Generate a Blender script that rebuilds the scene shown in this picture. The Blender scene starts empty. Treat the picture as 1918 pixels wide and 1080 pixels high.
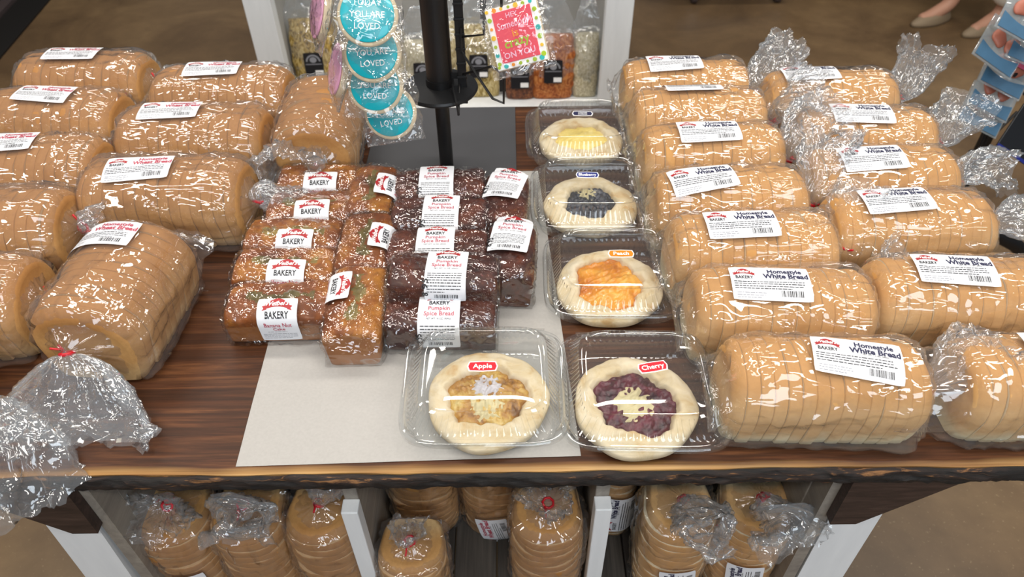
import bpy, bmesh, math, random
import numpy as np
from mathutils import Vector, Matrix, Euler

# ---------------------------------------------------------------- camera, world, lights, exposure
S = bpy.context.scene
COL = S.collection
T = 0.76                      # height of the table top
cam_d = bpy.data.cameras.new('camera'); cam = bpy.data.objects.new('camera', cam_d); COL.objects.link(cam)
cam_d.sensor_width = 36; cam_d.lens = 1385 / 1918 * 36
cam.location = (0, 0, 1.61)
_p, _r = math.radians(43.5), math.radians(0.7)
cam.matrix_world = Matrix.Translation((0, 0, 1.61)) @ Matrix.Rotation(math.pi/2 - _p, 4, 'X') @ Matrix.Rotation(-_r, 4, 'Z')
cam_d.dof.use_dof = True; cam_d.dof.focus_distance = 1.12; cam_d.dof.aperture_fstop = 5.6
cam_d.clip_start = 0.02
S.camera = cam

w = bpy.data.worlds.new('world'); S.world = w; w.use_nodes = True
bg = w.node_tree.nodes['Background']; bg.inputs[0].default_value = (0.88, 0.93, 1.0, 1); bg.inputs[1].default_value = 0.13

def area(name, loc, target, sx, sy, power, col):
    l = bpy.data.lights.new(name, 'AREA'); l.shape = 'RECTANGLE'; l.size = sx; l.size_y = sy; l.energy = power; l.color = col
    o = bpy.data.objects.new(name, l); COL.objects.link(o); o.location = loc
    o.rotation_euler = (Vector(target) - Vector(loc)).to_track_quat('-Z', 'Y').to_euler()
    return o
for (x, y) in ((-2.0, 1.75), (0.1, 1.7), (2.2, 1.75), (-1.1, 0.35), (1.1, 0.35), (-2.4, -.9), (0.0, -.9), (2.4, -.9), (-1.6, 3.4), (2.2, 3.6)):
    area('ceiling_lamp', (x, y, 3.3), (x, y, 0), 1.3, 0.24, 27, (1.0, 0.94, 0.86))
area('shop_window', (0.9, -2.6, 2.5), (0.1, 1.0, 0.8), 2.2, 1.5, 62, (0.80, 0.90, 1.0))
S.view_settings.view_transform = 'Standard'; S.view_settings.look = 'None'
S.view_settings.gamma = 1.0; S.view_settings.use_curve_mapping = False
S.view_settings.exposure = -0.06
S.cycles.transparent_max_bounces = 40
S.cycles.max_bounces = 8

# ---------------------------------------------------------------- materials
def lin(c):
    if isinstance(c, str):
        c = [int(c[i:i+2], 16) / 255 for i in (0, 2, 4)]
    return tuple(x / 12.92 if x <= 0.04045 else ((x + .055) / 1.055) ** 2.4 for x in c) + (1,)

class NT:
    def __init__(s, name):
        s.m = bpy.data.materials.new(name); s.m.use_nodes = True; s.t = s.m.node_tree; s.t.nodes.clear()
        s.out = s.n('ShaderNodeOutputMaterial')
    def n(s, typ, **kw):
        nd = s.t.nodes.new(typ)
        for k, v in kw.items():
            if k.startswith('i_'):
                key = k[2:]
                nd.inputs[int(key) if key.isdigit() else key.replace('_', ' ')].default_value = v
            else: setattr(nd, k, v)
        return nd
    def l(s, a, b): s.t.links.new(a, b)
    def obj(s, scale=(1, 1, 1), rot=(0, 0, 0), rnd=False):
        tc = s.n('ShaderNodeTexCoord'); mp = s.n('ShaderNodeMapping'); mp.inputs['Scale'].default_value = scale
        mp.inputs['Rotation'].default_value = rot
        s.l(tc.outputs['Object'], mp.inputs['Vector'])
        if rnd:
            oi = s.n('ShaderNodeObjectInfo'); ml = s.n('ShaderNodeMath', operation='MULTIPLY'); ml.inputs[1].default_value = 17.3
            s.l(oi.outputs['Random'], ml.inputs[0]); s.l(ml.outputs[0], mp.inputs['Location'])
        return mp.outputs['Vector']
    def noise(s, vec, scale, detail=3, rough=.5, dist=0):
        nd = s.n('ShaderNodeTexNoise'); nd.inputs['Scale'].default_value = scale; nd.inputs['Detail'].default_value = detail
        nd.inputs['Roughness'].default_value = rough; nd.inputs['Distortion'].default_value = dist
        s.l(vec, nd.inputs['Vector']); return nd.outputs['Fac']
    def ramp(s, fac, stops):
        r = s.n('ShaderNodeValToRGB'); e = r.color_ramp.elements
        while len(e) < len(stops): e.new(.5)
        for k, (p, c) in enumerate(stops):
            e[k].position = p; e[k].color = lin(c) if isinstance(c, str) else (c if len(c) == 4 else tuple(c) + (1,))
        s.l(fac, r.inputs[0]); return r.outputs[0]
    def mix(s, fac, a, b, typ='MIX'):
        m = s.n('ShaderNodeMix', data_type='RGBA', blend_type=typ)
        for v, i in ((fac, 0), (a, 6), (b, 7)):
            if hasattr(v, 'is_output') or hasattr(v, 'node'): s.l(v, m.inputs[i])
            elif isinstance(v, str): m.inputs[i].default_value = lin(v)
            else: m.inputs[i].default_value = v
        return m.outputs[2]
    def bump(s, h, strength=.3, dist=.002, normal=None):
        b = s.n('ShaderNodeBump'); b.inputs['Strength'].default_value = strength; b.inputs['Distance'].default_value = dist
        s.l(h, b.inputs['Height'])
        if normal is not None: s.l(normal, b.inputs['Normal'])
        return b.outputs[0]
    def bsdf(s, col, rough=.5, normal=None, metal=0, spec=.5, coat=0, emis=None, sss=0):
        b = s.n('ShaderNodeBsdfPrincipled')
        if isinstance(col, str): b.inputs['Base Color'].default_value = lin(col)
        elif isinstance(col, tuple): b.inputs['Base Color'].default_value = col
        else: s.l(col, b.inputs['Base Color'])
        if hasattr(rough, 'node'): s.l(rough, b.inputs['Roughness'])
        else: b.inputs['Roughness'].default_value = rough
        b.inputs['Metallic'].default_value = metal; b.inputs['Specular IOR Level'].default_value = spec
        b.inputs['Coat Weight'].default_value = coat; b.inputs['Coat Roughness'].default_value = .08
        if sss: b.inputs['Subsurface Weight'].default_value = sss; b.inputs['Subsurface Scale'].default_value = .01
        if normal is not None: s.l(normal, b.inputs['Normal'])
        return b.outputs[0]
    def done(s, sh): s.l(sh, s.out.inputs[0]); return s.m

def simple(name, col, rough=.5, metal=0, spec=.5, bumpscale=None, bs=.2, coat=0, var=.0, vs=20):
    t = NT(name); v = t.obj(rnd=True); nrm = None
    if bumpscale: nrm = t.bump(t.noise(v, bumpscale, 4), bs, .001)
    c = lin(col)
    if var:
        d = tuple(x * (1 - var) for x in c[:3]) + (1,)
        c = t.mix(t.noise(v, vs, 4), d, c)
    return t.done(t.bsdf(c, rough, nrm, metal, spec, coat))

def film(name, haze=.05, base=.07, rough=.07, sx=30, sy=70, bs=.6, tint=(1, 1, 1), gain=.75, hz=(.93, .96, 1)):
    """thin clear plastic: transparent sheet + mirror-like sheen that grows at grazing angles + faint milky haze"""
    t = NT(name); v = t.obj((sx, sy, sy), rnd=True)
    # crumple: coordinates bent by noise, then cells whose flanks make short crisp glints
    nz = t.n('ShaderNodeTexNoise'); nz.inputs['Scale'].default_value = .5; nz.inputs['Detail'].default_value = 1; t.l(v, nz.inputs['Vector'])
    va = t.n('ShaderNodeVectorMath', operation='MULTIPLY_ADD'); t.l(nz.outputs['Color'], va.inputs[0]); va.inputs[1].default_value = (2.2, 2.2, 2.2); t.l(v, va.inputs[2])
    vo = t.n('ShaderNodeTexVoronoi', feature='F1'); vo.inputs['Scale'].default_value = 1; t.l(va.outputs[0], vo.inputs['Vector'])
    v2 = t.obj((sx * .4, sy * .33, sy * .33), (0.2, 0.35, 0.15), rnd=True)
    vb = t.n('ShaderNodeTexVoronoi', feature='F1'); vb.inputs['Scale'].default_value = 1; t.l(v2, vb.inputs['Vector'])
    mk = t.n('ShaderNodeMapRange'); t.l(nz.outputs['Fac'], mk.inputs[0]); mk.inputs[1].default_value = .40; mk.inputs[2].default_value = .62; mk.inputs[3].default_value = .25
    h1 = t.n('ShaderNodeMath', operation='MULTIPLY'); t.l(vo.outputs['Distance'], h1.inputs[0]); t.l(mk.outputs[0], h1.inputs[1])
    h2 = t.n('ShaderNodeMath', operation='MULTIPLY_ADD'); t.l(vb.outputs['Distance'], h2.inputs[0]); h2.inputs[1].default_value = 2.4; t.l(h1.outputs[0], h2.inputs[2])
    nb = t.bump(h2.outputs[0], 1.0, bs / sy)
    lw = t.n('ShaderNodeLayerWeight'); lw.inputs['Blend'].default_value = .5; t.l(nb, lw.inputs['Normal'])
    p = t.n('ShaderNodeMath', operation='POWER'); t.l(lw.outputs['Facing'], p.inputs[0]); p.inputs[1].default_value = 3.5
    m = t.n('ShaderNodeMath', operation='MULTIPLY_ADD', use_clamp=True); t.l(p.outputs[0], m.inputs[0])
    m.inputs[1].default_value = gain; m.inputs[2].default_value = base
    tr = t.n('ShaderNodeBsdfTransparent'); tr.inputs[0].default_value = tint + (1,)
    gl = t.n('ShaderNodeBsdfGlossy'); gl.inputs['Roughness'].default_value = rough; t.l(nb, gl.inputs['Normal'])
    df = t.n('ShaderNodeBsdfDiffuse'); df.inputs[0].default_value = hz + (1,)
    tl = t.n('ShaderNodeBsdfTranslucent'); tl.inputs[0].default_value = hz + (1,)
    dm = t.n('ShaderNodeMixShader'); dm.inputs[0].default_value = .5; t.l(df.outputs[0], dm.inputs[1]); t.l(tl.outputs[0], dm.inputs[2])
    x1 = t.n('ShaderNodeMixShader'); x1.inputs[0].default_value = haze; t.l(tr.outputs[0], x1.inputs[1]); t.l(dm.outputs[0], x1.inputs[2])
    x2 = t.n('ShaderNodeMixShader'); t.l(m.outputs[0], x2.inputs[0]); t.l(x1.outputs[0], x2.inputs[1]); t.l(gl.outputs[0], x2.inputs[2])
    return t.done(x2.outputs[0])

def crust_mat(name, top, mid, low, h, speck=.15):
    t = NT(name); v = t.obj()
    sp = t.n('ShaderNodeSeparateXYZ'); t.l(v, sp.inputs[0])
    g = t.n('ShaderNodeMath', operation='DIVIDE'); t.l(sp.outputs[2], g.inputs[0]); g.inputs[1].default_value = h
    vn = t.obj(rnd=True)
    na = t.noise(vn, 22, 4, .6)
    ad = t.n('ShaderNodeMath', operation='MULTIPLY_ADD'); t.l(na, ad.inputs[0]); ad.inputs[1].default_value = .35; t.l(g.outputs[0], ad.inputs[2])
    c = t.ramp(ad.outputs[0], [(.26, low), (.46, mid), (.75, mid), (1.0, top)])
    nb = t.noise(vn, 160, 5, .65)
    c2 = t.mix(t.ramp(nb, [(.35, (0, 0, 0)), (.65, (1, 1, 1))]), t.mix(speck, c, '7a4a22'), c)
    return t.done(t.bsdf(c2, .62, t.bump(nb, .25, .0012), spec=.3, sss=0))

M = {}
M['white_crust'] = crust_mat('white_crust', 'c49255', 'd5ad78', 'e9dfba', .13, .10)
M['wheat_crust'] = crust_mat('wheat_crust', 'a87743', 'bf9159', 'd1b07e', .135, .18)
M['white_crumb'] = simple('white_crumb', 'efe3c4', .9, bumpscale=500, bs=.5, var=.15, vs=200)
M['wheat_crumb'] = simple('wheat_crumb', 'd4b183', .9, bumpscale=500, bs=.5, var=.2, vs=200)
M['bag'] = film('bag_film', .06, .11, .035, 9, 34, .30)
M['bag_tail'] = film('bag_tail_film', .15, .12, .035, 18, 27, .40, hz=(.86, .93, 1))
M['wrap'] = film('cling_film', .003, .13, .03, 24, 56, .48, gain=.5)
M['clear'] = film('clear_clamshell', .03, .085, .03, 8, 8, .012, (.975, .985, .985), 1.2)
M['paper'] = simple('label_paper', 'dfe1e6', .6, spec=.25)
M['ink'] = simple('black_ink', '17171d', .5)
M['navy'] = simple('navy_ink', '1d1f45', .5)
M['red'] = simple('red_ink', 'a31d22', .45)
M['grey'] = simple('grey_ink', '8f9199', .5)
M['white'] = simple('white_ink', 'fbfbfb', .45)
M['pinkred'] = simple('rose_ink', 'b4495a', .5)
M['blue'] = simple('blue_sticker', '1e2a7c', .35)
M['orange'] = simple('orange_sticker', 'ee7f1a', .35)
M['redst'] = simple('red_sticker', 'd3182b', .35)
M['twist'] = simple('red_twist_tie', 'c01423', .35)
M['black_metal'] = simple('black_powder_coat', '0d0d0f', .42, spec=.5, bumpscale=300, bs=.1)
M['black_plate'] = simple('black_sheet_metal', '4b4b4e', .45, metal=0, var=.4, vs=6)
M['steel'] = simple('steel_ring', 'b8bcc2', .3, metal=1)

def wood(name, a, b, c, sx=1.5, sy=28, rough=.45, axis='x', bs=.25, knots=True):
    t = NT(name); sc = (sx, sy, sy) if axis == 'x' else ((sy, sx, sy) if axis == 'y' else (sy, sy, sx))
    v = t.obj(sc, rnd=True)
    n1 = t.noise(v, 1, 6, .6, 1.4)
    sc2 = tuple(k * 4 for k in sc); v2 = t.obj(sc2, rnd=True); n2 = t.noise(v2, 1, 5, .7)
    col = t.ramp(n1, [(.28, a), (.5, b), (.72, c)])
    col = t.mix(t.ramp(n2, [(.35, (0, 0, 0)), (.6, (1, 1, 1))]), t.mix(.45, col, a), col)
    return t.done(t.bsdf(col, rough, t.bump(n2, bs, .0015), spec=.45))
M['table'] = wood('dark_stained_wood', '2e180d', '54301b', '754a2c', 2.2, 34, .36)
M['bark'] = None
M['greywood'] = wood('weathered_grey_board', '36312d', '4c4640', '5d564e', 1.5, 40, .7, 'y')
M['panelwood'] = wood('painted_beige_board', '77706a', '8d867c', '9c958a', 2, 20, .6, 'y', .1)
M['bracewood'] = wood('dark_brace_wood', '241a17', '3a2b26', '4b3a33', 6, 50, .55, 'x')

def painted():
    t = NT('white_painted_wood'); v = t.obj(rnd=True)
    n = t.noise(t.obj((12, 12, 1.5), rnd=True), 4, 5, .6); ch = t.noise(v, 60, 6, .7)
    c = t.mix(n, 'd9dde0', 'eef1f3')
    c = t.mix(t.ramp(ch, [(.70, (0, 0, 0)), (.74, (1, 1, 1))]), c, '6c5744')
    return t.done(t.bsdf(c, .5, t.bump(n, .15, .001)))
M['whitewood'] = painted()

def bark():
    t = NT('live_edge_bark'); v = t.obj((9, 60, 90), rnd=True); n = t.noise(v, 1, 6, .65, .6)
    c = t.ramp(n, [(.45, '15110f'), (.58, '2b1d16'), (.64, '8a6038'), (.7, '1b1512')])
    return t.done(t.bsdf(c, .75, t.bump(n, .8, .004)))
M['bark'] = bark()
def sap():
    t = NT('light_sapwood'); v = t.obj((2.5, 120, 90), rnd=True); n = t.noise(v, 1, 5, .6, .5)
    c = t.ramp(n, [(.3, '7a5028'), (.5, 'b5854b'), (.68, 'cba066')])
    return t.done(t.bsdf(c, .5, t.bump(n, .3, .001)))
M['sapwood'] = sap()
def tabletop_mat():
    t = NT('stained_slab_top'); v = t.obj((2.4, 46, 46)); n1 = t.noise(v, 1, 6, .6, 1.6)
    n2 = t.noise(t.obj((9, 150, 150)), 1, 5, .7)
    col = t.ramp(n1, [(.28, '27150a'), (.5, '4c2b17'), (.72, '704628')])
    col = t.mix(t.ramp(n2, [(.38, (0, 0, 0)), (.6, (1, 1, 1))]), t.mix(.55, col, '281509'), col)
    sp = t.n('ShaderNodeSeparateXYZ'); t.l(t.obj(), sp.inputs[0])
    wob = t.noise(t.obj((3, 0, 0)), 1, 3)
    e = t.n('ShaderNodeMath', operation='MULTIPLY_ADD'); t.l(wob, e.inputs[0]); e.inputs[1].default_value = .035; t.l(sp.outputs[1], e.inputs[2])
    fac = t.ramp(e.outputs[0], [(0.0, (0, 0, 0)), (.056, (1, 1, 1)), (.044, (1, 1, 1)), (.040, (0, 0, 0))][:2])
    mr = t.n('ShaderNodeMapRange'); t.l(e.outputs[0], mr.inputs[0]); mr.inputs[1].default_value = .026; mr.inputs[2].default_value = .040
    s2 = t.ramp(t.noise(t.obj((2.5, 160, 160)), 1, 5, .6), [(.3, '7c5228'), (.5, 'b88a50'), (.7, 'cfa66c')])
    col = t.mix(mr.outputs[0], s2, col)
    return t.done(t.bsdf(col, .5, t.bump(n2, .2, .0012), spec=.3))
M['slab'] = tabletop_mat()
def floor_mat():
    t = NT('brown_polished_concrete'); v = t.obj(); n = t.noise(v, 1.6, 6, .6, .8); n2 = t.noise(v, 14, 5, .6); n3 = t.noise(v, 120, 3)
    c = t.ramp(n, [(.3, '56432f'), (.5, '725b40'), (.7, '876e4e')])
    c = t.mix(t.ramp(n2, [(.3, (0, 0, 0)), (.7, (1, 1, 1))]), t.mix(.25, c, '40301f'), c)
    c = t.mix(t.ramp(n3, [(.64, (0, 0, 0)), (.76, (1, 1, 1))]), c, '8f7b5c')
    return t.done(t.bsdf(c, .42, t.bump(n2, .06, .002)))
M['floor'] = floor_mat()
def sheet():
    t = NT('grey_tissue_paper'); n = t.noise(t.obj((30, 30, 30)), 8, 5, .6)
    c = t.mix(n, '9f9c98', 'b0ada9')
    return t.done(t.bsdf(c, .8, t.bump(t.noise(t.obj(), 9, 3), .25, .003)))
M['sheet'] = sheet()

# ---------------------------------------------------------------- object helpers
def mesh_obj(name, verts, faces, mats, parent=None, smooth=True, mi=None, loc=None, flat_idx=None):
    me = bpy.data.meshes.new(name)
    me.from_pydata([tuple(v) for v in verts] if not isinstance(verts, np.ndarray) else verts.tolist(), [], faces)
    for m in (mats if isinstance(mats, (list, tuple)) else [mats]): me.materials.append(M[m] if isinstance(m, str) else m)
    if mi is not None: me.polygons.foreach_set('material_index', np.asarray(mi, dtype=np.int32))
    if smooth is True: me.polygons.foreach_set('use_smooth', np.ones(len(me.polygons), dtype=bool))
    elif smooth is not False: me.polygons.foreach_set('use_smooth', np.asarray(smooth, dtype=bool))
    me.update()
    o = bpy.data.objects.new(name, me); COL.objects.link(o)
    if parent is not None: o.parent = parent
    if loc: o.location = loc
    return o

def mesh_from(o, name, parent):
    c = bpy.data.objects.new(name, o.data); COL.objects.link(c); c.parent = parent; return c

def tag(o, label, cat, group=None, kind=None):
    if label: o['label'] = label
    if cat: o['category'] = cat
    if group: o['group'] = group
    if kind: o['kind'] = kind
    return o

def thing(name, label, cat, loc=(0, 0, 0), rot=(0, 0, 0), group=None):
    o = bpy.data.objects.new(name, None); COL.objects.link(o); o.empty_display_size = .05
    o.location = loc; o.rotation_euler = rot
    return tag(o, label, cat, group)

class MB:
    """collects boxes, tubes and prisms into one mesh"""
    def __init__(s): s.v = []; s.f = []; s.m = []
    def add(s, v, f, m=0):
        b = len(s.v); s.v += [tuple(x) for x in v]; s.f += [tuple(i + b for i in q) for q in f]; s.m += [m] * len(f)
    def box(s, x0, x1, y0, y1, z0, z1, m=0, bev=.0, xf=None):
        bm = bmesh.new(); bmesh.ops.create_cube(bm, size=1)
        for v in bm.verts: v.co = Vector(((x0+x1)/2 + v.co.x*(x1-x0), (y0+y1)/2 + v.co.y*(y1-y0), (z0+z1)/2 + v.co.z*(z1-z0)))
        if bev: bmesh.ops.bevel(bm, geom=bm.edges[:], offset=bev, segments=2, affect='EDGES', profile=.5)
        bm.verts.index_update()
        vs = [(xf @ v.co) if xf else v.co.copy() for v in bm.verts]
        s.add(vs, [[v.index for v in f.verts] for f in bm.faces], m); bm.free()
    def tube(s, pts, r, n=10, m=0, closed=False, rr=None):
        pts = [Vector(p) for p in pts]; k = len(pts); vs = []
        up = None
        for i, p in enumerate(pts):
            if closed: t = pts[(i+1) % k] - pts[i-1]
            else: t = pts[min(i+1, k-1)] - pts[max(i-1, 0)]
            t.normalize()
            if up is None: up = t.orthogonal().normalized()
            up = (up - t * up.dot(t)).normalized(); sd = t.cross(up)
            ri = rr[i] if rr else r
            for j in range(n):
                a = 2*math.pi*j/n; vs.append(p + up*math.cos(a)*ri + sd*math.sin(a)*ri)
        fs = []
        for i in range(k if closed else k-1):
            for j in range(n):
                a = i*n+j; b = i*n+(j+1) % n; c = ((i+1) % k)*n+(j+1) % n; d = ((i+1) % k)*n+j
                fs.append((a, b, c, d))
        if not closed: fs += [tuple(range(n))[::-1], tuple(range((k-1)*n, k*n))]
        s.add(vs, fs, m)
    def prism(s, poly, z0, z1, m=0, xf=None):
        n = len(poly); vs = [Vector((x, y, z0)) for x, y in poly] + [Vector((x, y, z1)) for x, y in poly]
        if xf: vs = [xf @ v for v in vs]
        s.add(vs, [tuple(range(n))[::-1], tuple(range(n, 2*n))] + [(i, (i+1) % n, n+(i+1) % n, n+i) for i in range(n)], m)
    def lathe(s, prof, n=24, m=0, c=(0, 0, 0)):
        k = len(prof); vs = []
        for r, z in prof:
            for j in range(n):
                a = 2*math.pi*j/n; vs.append((c[0]+r*math.cos(a), c[1]+r*math.sin(a), c[2]+z))
        fs = [(i*n+j, i*n+(j+1) % n, (i+1)*n+(j+1) % n, (i+1)*n+j) for i in range(k-1) for j in range(n)]
        fs += [tuple(range(n))[::-1], tuple(range((k-1)*n, k*n))]
        s.add(vs, fs, m)
    def build(s, name, mats, parent=None, smooth=False, loc=None):
        return mesh_obj(name, s.v, s.f, mats, parent, smooth, s.m, loc)

def smooth_angle(o, ang=.6):
    me = o.data; me.polygons.foreach_set('use_smooth', np.ones(len(me.polygons), dtype=bool))
    try: me.set_sharp_from_angle(angle=ang)
    except Exception: pass

# noise for geometry: smooth pseudo-random field from rotated sine waves
def wav(x, y, z, seed, n=5):
    r = np.random.RandomState(seed); o = 0
    for k in range(n):
        d = r.normal(size=3); d /= np.linalg.norm(d); f = 1 + r.rand()
        o = o + np.sin((x*d[0] + y*d[1] + z*d[2])*f*2*np.pi + r.rand()*6.28)
    return o / n**.5
def fbm(x, y, z, seed, octs=4, g=.55):
    o = 0; a = 1; f = 1
    for k in range(octs):
        o = o + a*wav(x*f, y*f, z*f, seed+k*31); a *= g; f *= 1.93
    return o
def ridge(x, y, z, seed): return 1 - np.abs(np.clip(wav(x, y, z, seed, 4), -1, 1))

# ---------------------------------------------------------------- swept bodies (loaves, cakes, their wrapping)
def resample(pts, n):
    pts = np.array(pts, float); d = np.r_[0, np.cumsum(np.linalg.norm(np.diff(np.vstack([pts, pts[:1]]), axis=0), axis=1))]
    t = np.linspace(0, d[-1], n, endpoint=False); P2 = np.vstack([pts, pts[:1]])
    return np.c_[np.interp(t, d, P2[:, 0]), np.interp(t, d, P2[:, 1])], d[-1]
def loaf_profile(W, H, bw=.88, zs=.5, e=.85, rise=1.0):
    half = []
    for k in range(17):
        a = math.pi/2*(1 - k/16); half.append((-W/2*math.cos(a)**e, H*zs + H*(1-zs)*math.sin(a)**.95))
    for k in range(1, 6):
        t = k/5; half.append((-W/2*(1-(1-bw)*t), H*zs*(1-t) + .010*t))
    half += [(-W/2*bw+.004, .003), (-W/2*bw+.010, 0.0), (-W/4, 0)]
    other = [(-y, z) for y, z in reversed(half[1:])]
    return half + [(0, 0)] + other          # starts top centre, runs down the -y side

class Body:
    """a loaf-like solid: cross-section W x H swept along x, ends rounded"""
    def __init__(s, L, W, H, ends=(.75, .82), pw=7, prof=None, **kw):
        s.L, s.W, s.H, s.ends, s.pw = L, W, H, ends, pw
        s.raw = prof or loaf_profile(W, H, **kw)
    def sc(s, x):
        t = np.clip(np.abs(x)/(s.L/2), 0, 1); q = (1 - t**s.pw)**.5
        return s.ends[0] + (1-s.ends[0])*q, s.ends[1] + (1-s.ends[1])*q
    def prof(s, n):
        p, per = resample(s.raw, n); q = np.roll(p, -1, 0) - np.roll(p, 1, 0)
        nn = np.c_[q[:, 1], -q[:, 0]]; nn /= np.linalg.norm(nn, axis=1)[:, None] + 1e-9
        if (nn[0, 1] < 0): nn = -nn
        return p, nn, per
    def at(s, x, t, off):
        """surface point for label coordinates (x along, t = arc length from the top centre towards -y)"""
        if not hasattr(s, '_c'): s._c = s.prof(240)
        p, nn, per = s._c; u = (np.asarray(t)/per*240) % 240
        i = np.floor(u).astype(int) % 240; j = (i+1) % 240; f = (u - np.floor(u))[:, None]
        q = p[i]*(1-f) + p[j]*f; m = nn[i]*(1-f) + nn[j]*f
        sy, sz = s.sc(np.asarray(x))
        return np.c_[x, q[:, 0]*sy + m[:, 0]*off, q[:, 1]*sz + m[:, 1]*off]

def slices(body, n, crust, crumb, root, rnd, gap=.00012, crack=0):
    L = body.L; p, nn, per = body.prof(30); K = 30
    for k in range(n):
        x0 = -L/2 + L*k/n + gap; x1 = -L/2 + L*(k+1)/n - gap; b = .0022
        vs = []; 
        for x, s in ((x0, .984), (x0+b*.4, .996), (x0+b, 1), ((x0+x1)/2, 1.003), (x1-b, 1), (x1-b*.4, .996), (x1, .984)):
            sy, sz = body.sc((x0+x1)/2 if 0 < k < n-1 else x); sy2, sz2 = body.sc(x); sy = (sy+sy2)/2; sz = (sz+sz2)/2
            r = p.copy(); r[:, 0] *= sy*s; r[:, 1] = body.H*.45 + (r[:, 1]*sz - body.H*.45)*s
            vs.append(np.c_[np.full(K, x), r])
        R = len(vs); V = np.vstack(vs); cx = (x0+x1)/2
        w = .0015*wav(V[:, 0]*4, V[:, 1]*8, V[:, 2]*8, rnd.randint(0, 999)); V[:, 1] += w*np.sign(V[:, 1]); V[:, 2] += np.where(V[:, 2] > .01, w, 0)
        F = [(i*K+j, i*K+(j+1) % K, (i+1)*K+(j+1) % K, (i+1)*K+j) for i in range(R-1) for j in range(K)]
        F += [tuple(range(K))[::-1], tuple(range((R-1)*K, R*K))]
        mi = [0]*(len(F)-2) + [1, 1]
        if k in (0, n-1): mi[-2 if k == 0 else -1] = 0
        o = mesh_obj('slice', V, F, [crust, crumb], root, [True]*(len(F)-2)+[False, False], mi)
        sc = 1 + rnd.uniform(-.004, .005); o.scale = (1, sc, 1 + rnd.uniform(-.004, .005)); o.location = (0, rnd.uniform(-.0012, .0012), 0)

def cells(x, y, z, seed, n=140, box=((-3, 3), (-3, 3), (-1, 4))):
    r = np.random.RandomState(seed); C = np.c_[[r.uniform(a, b, n) for a, b in box]].T
    Q = np.stack([np.ravel(x), np.ravel(y), np.ravel(z)], 1); o = np.full(len(Q), 9.)
    for c in C: o = np.minimum(o, ((Q-c)**2).sum(1))
    return np.sqrt(o).reshape(np.shape(x))
def smst(a, b, x): t = np.clip((x-a)/(b-a), 0, 1); return t*t*(3-2*t)

def bezier_path(pts, n):
    pts = [np.array(p, float) for p in pts]; P2 = [2*pts[0]-pts[1]] + pts + [2*pts[-1]-pts[-2]]; out = []
    for u in np.linspace(0, len(pts)-1-1e-6, n):
        i = int(u); f = u - i; a, b, c, d = P2[i:i+4]
        out.append(.5*((2*b) + (-a+c)*f + (2*a-5*b+4*c-d)*f*f + (-a+3*b-3*c+d)*f**3))
    return np.array(out)

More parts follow.
